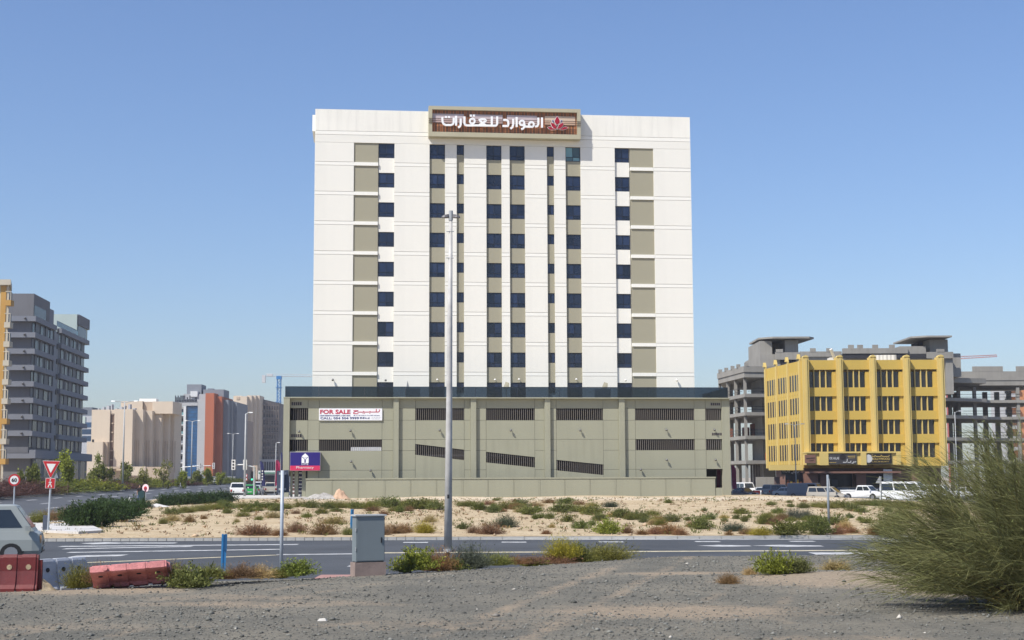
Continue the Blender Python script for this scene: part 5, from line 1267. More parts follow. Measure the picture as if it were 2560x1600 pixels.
carR('hatch', 2108, 186, 120, p_black, 'black hatchback between beige people carrier and white pickup')
carR('pickup', 2157, 178, -40, pw_white, 'white double cab pickup truck facing right', name='pickup_truck', cat='pickup')
carR('sedan', 2199, 180, -80, p_navy, 'navy car squeezed between white pickup and minibus')
carR('minibus', 2264, 158, -35, pw_white, 'white minibus parked behind the wispy bush', name='minibus', cat='minibus')
carR('suv', 2345, 180, -30, pw_white, 'white off-roader mostly hidden by the wispy bush')
carR('sedan', 2420, 186, -20, pw_white, 'white saloon hidden deep behind the wispy bush')
tag(bx('plastic_barrier', bred_m, None, xat(1886,205), xat(1899,205), 204.8, 205.3, -.47, .5), 'small red plastic barrier left of the silver saloon', 'barrier')
# left street cars
car('suv', (xat(597,179), 179, .14), R(97), pw_white, 'white off-roader parked with its tailgate towards us')
car('hatch', (xat(627,186), 186, .14), R(97), p_green, 'bright green small car next to white off-roader')
car('sedan', (xat(637,196), 196, .14), R(97), p_silver, 'silver saloon behind the green car')
car('sedan', (xat(651,206), 206, .14), R(97), p_grey, 'dark grey saloon beside the navy flag')
car('suv', (xat(650,232), 232, .14), R(97), pw_white, 'white off-roader farther up the parking row')
t_ = car('pickup', (xat(677,200), 200, .14), R(100), paint('cream', (.5,.47,.4)), 'cream flatbed truck seen from behind near the crimson flag', name='flatbed_truck', cat='truck')
car('hatch', (xat(540,330), 330, .95), R(95), pw_white, 'white car far up the street beyond median hedges')
car('suv', (xat(280,330), 330, .7), R(170), pw_white, 'white car behind the median trees by the sand block')
# white van at the left edge
vx = xat(124, 48.5)
r = car('van', (vx-2.42, 47.6, zat(60,1400,48.5)), R(14), paint('van_white', (.28,.30,.285), .35), 'white van at the left edge with its front towards the right', name='delivery_van', cat='van', group=None)
r.scale = (1,1,.90)
bx('door_line', black_m, r, 1.02, 1.035, -.908, -.902, .5, 1.16); bx('door_handle', black_m, r, .42, .62, -.93, -.905, .98, 1.03); bx('door_line', black_m, r, .2, .215, -.908, -.902, .4, 1.16)
bx('side_lamp', mat('amber_lens', (.45,.25,.12), .3, 0), r, 2.30, 2.44, -.80, -.70, .66, .95)

# ================================================================ PERSON
def person(loc, rz, label):
    J = dict(pel=(0,0,.95), ch=(0,.02,1.28), nk=(0,.0,1.47), hd=(0,-.02,1.58), top=(0,-.01,1.72), ls=(-.17,.0,1.42), le=(-.22,-.02,1.14), lh=(-.2,-.12,.9), rs=(.17,0,1.42), re=(.27,-.10,1.17), rh=(.42,-.22,1.16),
        lh_=(-.1,0,.92), lk=(-.11,-.02,.5), la=(-.11,.03,.08), lt=(-.12,-.16,.03), rh_=(.1,0,.92), rk=(.11,-.05,.5), ra=(.12,.02,.08), rt=(.13,-.17,.03))
    names = list(J); idx = {n: i for i, n in enumerate(names)}
    E = [('pel','ch'),('ch','nk'),('nk','hd'),('hd','top'),('ch','ls'),('ls','le'),('le','lh'),('ch','rs'),('rs','re'),('re','rh'),('pel','lh_'),('lh_','lk'),('lk','la'),('la','lt'),('pel','rh_'),('rh_','rk'),('rk','ra'),('ra','rt')]
    rad = dict(pel=(.17,.13), ch=(.18,.13), nk=(.06,.06), hd=(.095,.11), top=(.07,.08), ls=(.075,.07), le=(.05,.05), lh=(.035,.045), rs=(.075,.07), re=(.05,.05), rh=(.035,.045), lh_=(.10,.10), lk=(.065,.07), la=(.045,.05), lt=(.04,.035), rh_=(.10,.10), rk=(.065,.07), ra=(.045,.05), rt=(.04,.035))
    me = bpy.data.meshes.new('body'); me.from_pydata([J[n] for n in names], [(idx[a],idx[b]) for a, b in E], []); o = link('body', me)
    o.modifiers.new('s', 'SKIN'); sv = me.skin_vertices[0].data
    for i, n in enumerate(names): sv[i].radius = rad[n]; sv[i].use_root = (n == 'pel')
    md = o.modifiers.new('b', 'SUBSURF'); md.levels = 2; md.render_levels = 2
    dg = bpy.context.evaluated_depsgraph_get(); me2 = bpy.data.meshes.new_from_object(o.evaluated_get(dg)); bpy.data.objects.remove(o)
    me2.materials.clear()
    for m_ in (mat('skin', (.38,.22,.15), .6, 0), mat('black_top', (.018,.014,.016), .9, .1), mat('blue_jeans', (.08,.13,.22), .9, .2, 6), mat('dark_shoes', (.02,.02,.02), .6, 0)): me2.materials.append(m_)
    for p in me2.polygons:
        c = p.center; p.use_smooth = True
        arm = abs(c.x) > .2 and c.z > .8
        p.material_index = 0 if (c.z > 1.47 or (arm and (c.z < 1.2))) else (1 if c.z > .93 else (2 if c.z > .12 else 3))
    r = empty('person', loc, rz, label, 'person'); b = link('body', me2, r)
    mb = MB()
    for i in range(13):
        a = math.pi*(.05+.9*i/12); x_, y_ = .12*math.cos(a), .02+.115*math.sin(a)
        mb.tube([(x_*.5,y_*.3-.01,1.715),(x_,y_,1.62),(x_*1.15,y_+.02,1.45),(x_*1.2,y_*1.0+.03,1.25-.05*(i%3))], [.03,.05,.05,.03], 6)
    hair = mb.tube([(0,-.03,1.70),(0,.03,1.74),(0,.1,1.68)], [.06,.09,.06], 8).build('hair', mat('dark_hair', (.012,.009,.008), .5, 0), r)
    mb = MB()
    for s_ in (-.03,.03): mb.tube([(s_,-.125,1.61),(s_,-.14,1.61)], .012, 6)
    mb.build('eyes', black_m, r); MB().tube([(0,-.115,1.60),(0,-.15,1.575)], [.008,.018], 6).build('nose', mat('skin', (0,0,0)), r); bx('mouth', mat('lips', (.25,.08,.07), .5, 0), r, -.025, .025, -.125, -.11, 1.535, 1.545)
    for s_, x_, y_, z_ in ((-1,-.2,-.12,.9),(1,.42,-.22,1.16)):
        mb = MB()
        for f in range(4): q = (f-1.5)*.018; mb.tube([(x_+q*.6,y_-.01,z_+q*.3),(x_+q+.03*s_*(s_ > 0),y_-.05,z_-.05*(s_ < 0)+q*.3),(x_+q+.045*s_*(s_ > 0),y_-.075,z_-.085*(s_ < 0)-.01)], [.010,.009,.007], 5)
        mb.tube([(x_,y_,z_),(x_+.035,y_-.035,z_+.01)], [.012,.009], 5); mb.build('fingers', mat('skin', (0,0,0)), r)
    return r
py = 140; px_ = xat(350,py); pz = zat(350,1258,py)
person((px_,py,pz), R(12), 'long haired person in a black top and blue jeans standing by the road')
x = xat(356.5,py-.5); r = empty('litter_bin', (x,py-.5,pz-.2), 0, 'dark teal slanted bin right beside the standing person', 'bin')
MB().prism_xz([(-.42,1.25),(.0,1.42),(.24,1.42),(.24,.55),(-.12,.50)], -.22, .2).build('body', mat('dark_teal', (.012,.045,.05), .6, .1), r); bx('leg', swhite, r, -.02, .16, -.1, .1, -.2, .495)
x = xat(365.5,py-.6); r = empty('round_sign', (x,py-.6,pz-.3), R(-25), 'round red and white sign low beside the standing person', 'road sign', 'road signs')
MB().tube([(0,0,0),(0,0,1.7)], .035, 6).build('post', spost, r); disc(MB(), .38, -.07, .03, n=20, cz=1.75).build('face', mat('sign_pale_pink', (0,0,0)), r)
mb = MB(); disc(mb, .2, -.085, .014, n=14, cz=1.72); mb.build('arrow_spot', sred, r); mb = MB().prism_xz([(-.05,1.4),(.12,1.4),(.1,1.75),(-.1,1.75)], -.09, -.086).build('mark', mat('mark_dark', (.12,.04,.06), .5), r)
# white kerbside bollards
for u, v, y, lab in ((259,1259,118,'white kerbside bollard left of the dark hedge top'),(325,1252,130,'white kerbside bollard left of the standing person')):
    o = MB().tube([(0,0,0),(0,0,.35),(0,0,.4)], [.13,.12,.08], 10).build('bollard', swhite); o.location = at(u, v+3, y); tag(o, lab, 'bollard', 'white bollards')
o = heap('pale_slab', xat(397,122), 122, 1.3, .5, .35, pale_pave, 'broken pale concrete slab on the sand beside the hedge', 'slab', 3, 12)
# ================================================================ VEGETATION
leaf_m = mat('shrub_leaf', (0,0,0), .75, 0, spec=.2, obcol=True, tone=True, trans=.25)
twig_m = mat('dry_twig', (0,0,0), .9, 0, spec=.1, obcol=True, tone=True)
bark_m = mat('bark', (.13,.095,.065), .9, .2, 6)
def leaf_cloud(rng, P, D, size, asp=2.4, jitter=.9):
    """small two-triangle leaves at points P with loose directions D"""
    n = len(P); D = D+rng.normal(0, jitter, (n,3)); D /= np.linalg.norm(D, axis=1)[:,None]+1e-9
    Rv = rng.normal(0, 1, (n,3)); W_ = np.cross(D, Rv); W_ /= np.linalg.norm(W_, axis=1)[:,None]+1e-9
    s_ = size*rng.uniform(.6, 1.4, n)[:,None]
    V = np.stack([P, P+D*s_*.5+W_*s_/asp*.5, P+D*s_, P+D*s_*.5-W_*s_/asp*.5], 1).reshape(-1,3)
    return V, np.arange(n*4).reshape(n,4)
def ribbons(rng, pts, width):
    """thin blades along polylines pts (n,k,3)"""
    n, k, _ = pts.shape; T = np.gradient(pts, axis=1); T /= np.linalg.norm(T, axis=2)[:,:,None]+1e-9
    W_ = np.cross(T, rng.normal(0, 1, (n,1,3))); W_ /= np.linalg.norm(W_, axis=2)[:,:,None]+1e-9
    wd = width*np.linspace(1, .25, k)[None,:,None]
    A, B = pts-W_*wd/2, pts+W_*wd/2
    V = np.stack([A,B], 2).reshape(n, k*2, 3); i = np.arange(k-1)*2
    q = np.stack([i, i+1, i+3, i+2], -1)[None]+(np.arange(n)*k*2)[:,None,None]
    return V.reshape(-1,3), q.reshape(-1,4)
def stems(rng, n, spread=1.0, up=.5, lump=None, k=5, droop=.15):
    az = rng.uniform(0, 2*np.pi, n); lmp = .62+.38*np.sin(az*rng.integers(2,4)+rng.uniform(0,6))*np.sin(az*3+rng.uniform(0,6)); el = np.arccos(rng.uniform(.12, 1, n)**.8)
    L_ = rng.uniform(.55, 1.0, n)*(.7+.45*lmp)
    b = np.stack([rng.normal(0,.10,n), rng.normal(0,.10,n), np.zeros(n)], 1)
    d = np.stack([np.sin(el)*np.cos(az)*spread, np.sin(el)*np.sin(az)*spread, np.cos(el)*up*2], 1)
    t = np.linspace(0, 1, k)[None,:,None]
    p = b[:,None]+d[:,None]*L_[:,None,None]*t*.5
    p[:,:,2] -= droop*.3*(t[:,:,0]**2)*L_[:,None]*.5
    p += rng.normal(0, .018, p.shape)*t
    p[:,:,2] = np.maximum(p[:,:,2], .01); return p
def bush_mesh(kind, seed):
    rng = np.random.default_rng(seed)
    if kind == 'leafy':
        p = stems(rng, 150, 1.0, .5); V1, F1 = ribbons(rng, p, .010)
        idx = rng.integers(0, 150, 2600); tt = rng.uniform(.25, 1, 2600)**.7; kk = np.minimum((tt*4).astype(int), 3); fr = tt*4-kk
        P = p[idx,kk]*(1-fr)[:,None]+p[idx,kk+1]*fr[:,None]+rng.normal(0,.02,(2600,3)); P[:,2] = np.maximum(P[:,2], .01)
        D = p[idx,-1]-p[idx,0]; V2, F2 = leaf_cloud(rng, P, D/np.linalg.norm(D,axis=1)[:,None]+[0,0,.3], .052)
        tn = np.repeat(np.clip(rng.normal(.5,.2,2600), 0, 1), 4)
    elif kind == 'fine':
        p = stems(rng, 900, 1.0, .5); V1, F1 = ribbons(rng, p, .007)
        idx = rng.integers(0, 900, 2400); P = p[idx, rng.integers(1,5,2400)]+rng.normal(0,.015,(2400,3)); P[:,2] = np.maximum(P[:,2], .01)
        V2, F2 = leaf_cloud(rng, P, np.tile([0,0,.6],(2400,1)), .055, 6); tn = np.repeat(np.clip(rng.normal(.5,.2,2400), 0, 1), 4)
    else:  # dry
        p = stems(rng, 700, 1.1, .42, droop=.5); V1, F1 = ribbons(rng, p, .009)
        idx = rng.integers(0, 700, 900); P = p[idx, rng.integers(2,5,900)]; V2, F2 = leaf_cloud(rng, P, p[idx,-1]-p[idx,0], .06, 7); tn = np.repeat(np.clip(rng.normal(.45,.2,900), 0, 1), 4)
    V = np.concatenate([V1, V2]); Fq = np.concatenate([F1, F2+len(V1)]); tone = np.concatenate([np.full(len(V1), .33), tn])
    o = raw_mesh('shrub', V, Fq, leaf_m if kind != 'dry' else twig_m, None, tone); me = o.data; bpy.data.objects.remove(o)
    c = np.array([np.percentile(V[:,0],2), np.percentile(V[:,0],98), np.percentile(V[:,2],99)]); return me, c[1]-c[0], c[2]
BM = {k: [bush_mesh(k, 10*j+i) for i in range(5)] for j, k in enumerate(('leafy','fine','dry'))}
HUES0 = dict(green=(.088,.098,.027), olive=(.115,.115,.028), yellow=(.20,.17,.02), straw=(.24,.18,.075), brown=(.14,.082,.04), rust=(.15,.082,.042), grey=(.062,.072,.05), dark=(.032,.055,.018), purple=(.085,.045,.036), lime=(.12,.135,.022))
HUES = {k: tuple(c*(1.25 if k == 'dark' else 1.55) for c in v) for k, v in HUES0.items()}
KIND = dict(green='leafy', olive='fine', yellow='fine', straw='dry', brown='dry', rust='dry', grey='fine', dark='leafy', purple='fine', lime='leafy')
WORDS = dict(green='leafy green', olive='feathery olive green', yellow='yellow green', straw='dry straw coloured', brown='dry brown', rust='dry rusty brown', grey='grey green', dark='dense dark green', purple='purple brown', lime='bright green')
brng = random.Random(11)
def put_bush(x, y, z, W_, H_, hue, label, group=None, cat='shrub', name='shrub', dy=None):
    me, mw, mh = BM[KIND[hue]][brng.randrange(5)]
    o = link(name, me); o.location = (x, y, z-.02*H_); o.scale = (W_/mw, (dy or W_)/mw, H_/mh)
    # yaw a shrub only when its footprint is round, so that its width stays as measured
    o.rotation_euler = (0, 0, brng.choice((0, math.pi)) if dy else brng.uniform(0, 6.28))
    j = brng.uniform(.82, 1.18); h = HUES[hue]; g = brng.uniform(.93, 1.08)
    o.color = (h[0]*j*g, h[1]*j, h[2]*j*brng.uniform(.8,1.2), 1); return tag(o, label, cat, group)
def bush(u, v, w_, h_, hue, label=None, group=None, **k):
    x, y, z = ground_hit(u, v)
    if y < 60 and y > y_edge(x)+.6:
        y = float(y_edge(x)+(2.4 if (u < 300 or 400 < u < 460) else .6)); x = xat(u, y); z = gz(x, y); h_ += max(0, (at(u,v,y).z-z)/y*F)*-.0; z = at(u, v, y).z-.03 if at(u, v, y).z < z+.25 else z
    s_ = y/F
    if label is None:
        z_ = 'below the boundary wall' if y > 118 else ('in mid lot' if y > 78 else 'along the far kerb')
        side = next(t for l, t in ((660,'left of the sign back post'),(800,'below the pharmacy sign'),(1000,'behind the grey cabinet'),(1200,'by the lamp post'),(1345,'under the second slanted louvre'),(1520,'under the third slanted louvre'),(1750,'under the right louvres'),(1900,'before the podium corner'),(2120,'before the yellow building'),(9999,'left of the wispy bush')) if u < l)
        size = 'small' if w_ < 32 else 'wide'
        label = f'{size} {WORDS[hue]} shrub {z_}, {side}'; group = group or f'{size} {WORDS[hue]} shrubs {z_}, {side}'
    return put_bush(x, y, z, w_*s_*(1.1 if y > 60 else 1), h_*s_*(1.22 if y > 60 else 1.02), hue, label, group, **k)
LOT = [(568,1284,24,12,'green'),(608,1292,30,12,'olive'),(683,1295,40,14,'straw'),(640,1338,78,26,'rust'),(474,1306,26,16,'brown'),(432,1303,36,16,'straw'),(407,1310,22,14,'olive'),(740,1331,44,22,'brown'),(812,1337,62,28,'brown'),(836,1310,50,18,'straw'),(767,1294,26,11,'olive'),(510,1298,16,10,'brown'),(592,1306,14,9,'straw'),(648,1300,18,10,'olive'),
 (700,1340,36,16,'rust'),(870,1338,26,18,'olive'),(960,1338,34,22,'brown'),(987,1334,56,22,'brown'),(1012,1332,40,18,'rust'),(1062,1333,46,24,'yellow'),(1074,1306,32,18,'straw'),(1157,1323,28,14,'green'),(1186,1333,34,16,'brown'),(1225,1336,56,25,'brown'),(1262,1318,52,26,'grey'),(1365,1336,22,10,'rust'),(1380,1320,14,10,'straw'),(1453,1322,40,18,'green'),(1419,1305,30,15,'green'),(1337,1299,15,11,'green'),(1352,1296,22,12,'green'),(1375,1297,22,13,'green'),(1520,1335,58,30,'lime'),(1567,1334,28,18,'brown'),(1480,1313,15,12,'green'),(1500,1302,34,16,'green'),(1639,1336,36,14,'rust'),(1606,1337,30,12,'rust'),
 (1526,1268,36,13,'grey'),(1321,1286,44,16,'green'),(1404,1281,60,20,'green'),(1440,1279,46,17,'olive'),(1484,1288,48,20,'green'),(1553,1295,46,20,'green'),(1575,1300,26,14,'green'),(1595,1297,40,18,'green'),(1630,1290,36,14,'olive'),(1639,1310,28,12,'straw'),(1610,1307,22,11,'green'),(1267,1273,60,18,'olive'),(1300,1268,44,16,'green'),(1235,1282,34,13,'green'),(1199,1276,38,18,'green'),(1166,1266,46,13,'olive'),(1258,1280,18,8,'rust'),(1374,1258,30,10,'brown'),(1416,1259,40,12,'green'),(1448,1262,30,9,'brown'),(1480,1266,28,9,'olive'),(1340,1266,36,10,'straw'),(1220,1262,26,9,'rust'),(1290,1255,20,7,'brown'),(1240,1252,18,6,'green'),
 (979,1269,60,22,'green'),(948,1266,40,18,'olive'),(1015,1268,44,16,'olive'),(1044,1273,70,22,'green'),(1089,1275,40,20,'green'),(1070,1260,30,12,'olive'),(985,1278,30,10,'olive'),(925,1272,44,17,'olive'),(890,1272,40,14,'green'),(850,1270,44,16,'olive'),(815,1272,36,13,'green'),(778,1270,40,15,'green'),(750,1268,36,13,'olive'),(712,1272,40,14,'olive'),(676,1271,44,14,'green'),(640,1270,44,14,'green'),(604,1270,44,13,'olive'),(565,1272,44,15,'green'),(530,1274,40,14,'olive'),(500,1278,40,15,'olive'),(465,1282,44,16,'olive'),(430,1286,40,14,'green'),(740,1285,22,9,'brown'),(800,1284,20,9,'green'),(960,1288,22,10,'brown'),
 (1671,1258,18,9,'green'),(1853,1285,42,12,'green'),(1841,1298,20,10,'green'),(1862,1305,18,13,'green'),(1873,1295,12,8,'green'),(1944,1284,30,12,'green'),(1973,1257,16,6,'olive'),(1928,1263,24,9,'olive'),(1978,1268,16,8,'green'),(2009,1271,28,13,'green'),(1985,1300,40,25,'grey'),(2012,1299,38,22,'grey'),(1955,1299,22,12,'green'),(2034,1301,24,12,'green'),(1912,1311,42,20,'green'),(1938,1312,32,18,'brown'),(1965,1338,76,30,'green'),(2000,1326,40,18,'green'),(1901,1338,50,18,'yellow'),(2044,1337,60,36,'green'),(2022,1318,44,18,'olive'),(2081,1312,58,22,'green'),(2095,1336,32,22,'rust'),(2128,1334,40,16,'rust'),(2112,1322,34,18,'straw'),(1751,1323,50,28,'green'),(1728,1318,24,14,'rust'),(1775,1299,30,14,'green'),(1719,1302,14,9,'green'),(1680,1305,40,17,'green'),(1652,1314,30,16,'olive'),(1632,1312,26,12,'straw'),(1674,1336,60,24,'rust'),(1640,1330,30,12,'brown'),(1700,1338,34,14,'rust'),(1761,1278,14,8,'green'),(1810,1296,24,9,'straw'),(1812,1305,16,9,'green'),(1835,1329,50,20,'grey'),(1867,1336,34,14,'brown'),(1822,1338,20,9,'rust'),(2124,1296,20,10,'green'),(2150,1302,18,9,'green'),(2166,1308,32,12,'green'),(2070,1271,46,15,'olive'),(2100,1270,52,16,'green'),(2132,1278,44,15,'green'),(2040,1268,36,12,'olive'),(2160,1263,60,13,'olive'),(2200,1264,60,14,'olive'),(2240,1268,60,16,'olive'),(2280,1274,60,18,'olive'),(2214,1338,56,52,'olive'),(2240,1336,44,40,'green'),(2188,1338,36,22,'brown'),(2265,1300,60,24,'olive')]
for b_ in LOT: bush(*b_)
rr = random.Random(5)
for i in range(46):      # shrubs that grow into one another in the green bands
    cu, cv = rr.choice(((560,1272),(700,1270),(830,1272),(960,1272),(1060,1272),(1280,1276),(1430,1282),(1560,1294),(1600,1302),(1960,1296),(2060,1306),(2180,1270)))
    bush(cu+rr.gauss(0,38), cv+rr.gauss(0,5), rr.uniform(18,36), rr.uniform(8,15), rr.choice(('green','olive','olive','green','straw','brown')))
def seedlings(n, seed, col, name):
    """weeds and dead stalks too small to count, in irregular patches"""
    rng = np.random.default_rng(seed); x = rng.uniform(-34, 45, n); y = 67.5+84*rng.uniform(0, 1, n)
    ok = (x > x_near(y)+2) & (np.abs(x) < y*.37) & (vnoise(x, y*.6, 5.5, seed)*.7+vnoise(x, y, 1.7, seed+1)*.3 > rng.uniform(.40,.78,n)) & (y < 134-np.maximum(x-25, 0)*.5+14*(x < 24))
    x, y = x[ok], y[ok]; n = len(x); k = 9
    P = np.repeat(np.stack([x, y, gz_sand(x, y)], 1), k, 0)+rng.normal(0, 1, (n*k,3))*[.09,.09,0]+[0,0,.01]
    D = rng.normal(0, .7, (n*k,3)); D[:,2] = np.abs(D[:,2])+.5
    V, Fq = leaf_cloud(rng, P, D/np.linalg.norm(D,axis=1)[:,None], .17, 4.5, .2)
    o = raw_mesh(name, V, Fq, leaf_m, None, np.repeat(np.clip(rng.normal(.5,.25,n*k),0,1),4)); o.color = (*col,1); tag(o, kind='stuff')
seedlings(2600, 31, (.12,.13,.035), 'seedlings'); seedlings(1900, 35, (.20,.115,.05), 'dry_stalks'); seedlings(1500, 39, (.27,.20,.10), 'dry_stalks')
# bushes along the gravel edge

ORD = ['leftmost','second','third','fourth','fifth','sixth','seventh']
def rank_labels():
    g = {}
    for o in COL.objects:
        if o.parent is None and o.get('category') in ('shrub','hedge shrub'): g.setdefault(o['label'], []).append(o)
    for lab, os_ in g.items():
        if 1 < len(os_) <= 8:
            os_.sort(key=lambda o: o.location.x/o.location.y)
            for i, o in enumerate(os_): o['label'] = ('rightmost ' if i == len(os_)-1 else ORD[i]+' ')+lab
NEARB = [(487,1434,112,56,'green','large yellowish green bush left of the blue marker post'),(430,1442,80,40,'brown','dry brown bush behind the fallen pink barrier'),(452,1430,70,44,'olive','olive bush leaning over the end of the fallen pink barrier'),(530,1438,70,30,'olive','low olive bush at the foot of the blue marker post'),(606,1440,84,36,'brown','wide dry brown bush right of the blue marker post'),(655,1442,70,34,'straw','dry straw coloured bush left of the sign back post'),(570,1444,60,22,'rust','low rusty tuft under the blue marker post'),(742,1437,98,40,'lime','bright green bush at the foot of the sign back post'),(700,1442,60,24,'olive','low olive bush before the sign back post'),
 (1038,1422,100,54,'lime','bright green bush left of the big lamp post'),(1012,1428,50,26,'green','small green bush right of the grey cabinet'),(1098,1424,74,56,'brown','dry brown bush hugging the big lamp post'),(1140,1423,56,28,'lime','low bright green bush in front of the big lamp post'),(1176,1418,96,60,'grey','tall grey green bush right of the big lamp post'),(1240,1410,76,32,'olive','olive bush between the grey green and the tall yellow bush'),(1280,1408,60,22,'rust','low rusty bush in the roadside row'),(1336,1394,64,18,'lime','low bright green spray left of the tall yellow green bush'),(1404,1392,82,52,'yellow','tall yellow green bush in the roadside row'),(1440,1392,52,36,'green','green bush between the yellow and the feathery bush'),(1386,1406,96,24,'brown','wide dry brown tuft under the yellow green bush'),(1330,1406,70,20,'rust','rusty low bush left under the yellow green bush'),(1514,1398,128,42,'olive','broad feathery olive bush at the right end of the row'),(1452,1402,80,26,'olive','olive tuft at the foot of the broad feathery bush'),
 (1940,1436,90,56,'lime','bright green bush on the sandy mound, taller half'),(1996,1434,70,38,'green','green bush on the sandy mound, lower half'),(1822,1461,50,27,'brown','small dry brown tuft at the edge of the sandy mound'),(1876,1438,34,20,'straw','thin straw tuft left of the bright green mound bush'),(205,1466,74,56,'olive','olive scrub right of the white barrier'),(250,1452,64,46,'brown','brown scrub left of the fallen pink barrier'),(290,1440,80,42,'olive','olive scrub behind the fallen pink barrier'),(2090,1425,70,26,'straw','dry straw tuft left of the big wispy bush')]
for (u, v, w_, h_, hue, lab) in NEARB: bush(u, v, w_, h_, hue, lab, 'roadside bushes')
# dark hedge along the left road
HG = [(200,1319,84,50),(246,1318,76,54),(186,1306,70,36),(292,1304,84,44),(232,1296,80,36),(330,1290,70,36),(280,1286,84,34),(310,1277,70,24),(258,1278,70,26),(360,1270,40,20)]
for i, (u, v, w_, h_) in enumerate(HG): bush(u, v, w_*.9, h_, 'dark', ['dark green hedge shrub at the paved corner, nearest the road','broad dark hedge shrub beside the bare sand','dark hedge shrub at the left rim of the hedge','dark hedge shrub over the bare sand','dark shrub in the middle of the hedge','dark hedge shrub left of the pale slab','dark shrub deep in the hedge','dark hedge shrub below the left bollard','dark shrub at the far left of the hedge','small dark shrub at the right end of the hedge'][i], 'dark hedge by the left road', cat='hedge shrub')
for i in range(8):
    bush(412+i*22, 1264-i*1.2, 44, 24, 'dark', ['first','second','third','fourth','fifth','sixth','seventh','last'][i]+' dark hedge shrub counted from the standing person towards the off-roader', 'dark hedge before the off-roader', cat='hedge shrub')
for i, (u, v) in enumerate(((96,1306),(122,1304),(150,1300),(172,1296))): bush(u, v, 44, 24, 'brown' if i%2 else 'olive', f'{["leftmost","second","third","rightmost"][i]} low brownish shrub behind the give way sign', 'low shrubs behind the give way sign', cat='hedge shrub')
# clipped hedges of the median, green and purple by turns
def far_pt(y, off): return float(np.interp(y,FAR[:,1],FAR[:,0]))-off, y, float(np.interp(y,FAR[:,1],FAR[:,2]))+.12
seq = [(100,'purple'),(112,'lime'),(121,'purple'),(131,'purple'),(140,'purple'),(150,'purple'),(160,'lime'),(176,'lime'),(190,'lime'),(207,'purple'),(222,'purple'),(240,'lime'),(262,'lime'),(284,'purple'),(306,'purple'),(330,'lime'),(352,'lime'),(376,'purple')]
cnt = {}
for i, (y, hue) in enumerate(seq):
    for off in (1.6, 4.2):
        x, yy, z = far_pt(y, off+.3*math.sin(i*2.1)); L_ = (seq[i+1][0]-y if i+1 < len(seq) else 22)
        put_bush(x, yy, z, 5.0, 1.35+.25*math.sin(i*1.7), hue, f'{WORDS[hue]} median hedge shrub in the '+('front' if off < 3 else 'back')+' row '+('before the grey block' if y < 165 else ('before the sand block' if y < 245 else 'before the terracotta block')), 'median hedge', 'hedge shrub', dy=L_*1.25)
rank_labels()
# trees of the median
def tree_mesh(seed, airy):
    rng = np.random.default_rng(seed); n = 2600 if not airy else 700
    C = rng.normal(0, 1, (9,3))*[.28,.28,.26]+[0,0,.62]
    idx = rng.integers(0, 9, n); P = C[idx]+rng.normal(0, 1, (n,3))*[.12,.12,.11]
    V, Fq = leaf_cloud(rng, P, np.tile([0,0,-.1],(n,1)), .11, 1.5); tone = np.repeat(np.clip(rng.normal(.5,.22,n)+(idx%3-1)*.12, 0, 1), 4)
    o = raw_mesh('crown', V, Fq, leaf_m, None, tone); me = o.data; bpy.data.objects.remove(o); return me, C
def tree(u, vtop, y, wpx, hue, label, airy=False, seed=0, off=3):
    zg_ = float(np.interp(y,FAR[:,1],FAR[:,2]))+.1; x = xat(u,y); H_ = zat(u,vtop,y)-zg_; W_ = wpx/F*y
    r = empty('median_tree', (x,y,zg_), 0, label, 'tree', 'trees on the median'); me, C = tree_mesh(seed, airy)
    c = link('crown', me, r); c.scale = (W_*.95, W_*.95, H_*.80); c.location = (0,0,H_*.12); h = HUES[hue]; c.color = (h[0]*1.15, h[1]*1.15, h[2], 1)
    mb = MB(); mb.tube([(0,0,0),(.04,0,H_*.22),(0,.02,H_*.45)], [.075,.06,.045], 7)
    for q in C[:6]: mb.tube([(0,.01,H_*.35),(q[0]*W_*.5,q[1]*W_*.5,H_*(.12+.55*q[2])),(q[0]*W_*.9,q[1]*W_*.9,H_*(.12+.8*q[2]))], [.04,.028,.015], 5)
    mb.build('trunk', bark_m, r); return r
tree(84,1160,150,36,'green','dark green young tree left of the give way sign',seed=1); tree(170,1146,160,46,'lime','fullest yellow green tree right of the give way sign',seed=2); tree(244,1150,200,34,'green','slim tree before the left end of the sand block',seed=3); tree(312,1164,230,28,'green','small tree right of the tall street lamp',seed=4); tree(360,1166,230,28,'olive','thin airy sapling before the low beige hall',True,5); tree(408,1160,250,34,'olive','faint olive tree at the right end of low beige hall',True,6); tree(459,1172,262,28,'lime','tree before the white balcony stack',seed=7); tree(492,1178,280,22,'green','tree before the grey wall of terracotta block',seed=8); tree(520,1180,290,26,'lime','tree at the foot of the terracotta pier',seed=9); tree(552,1178,300,22,'lime','rightmost median tree before the grey bays',seed=10)
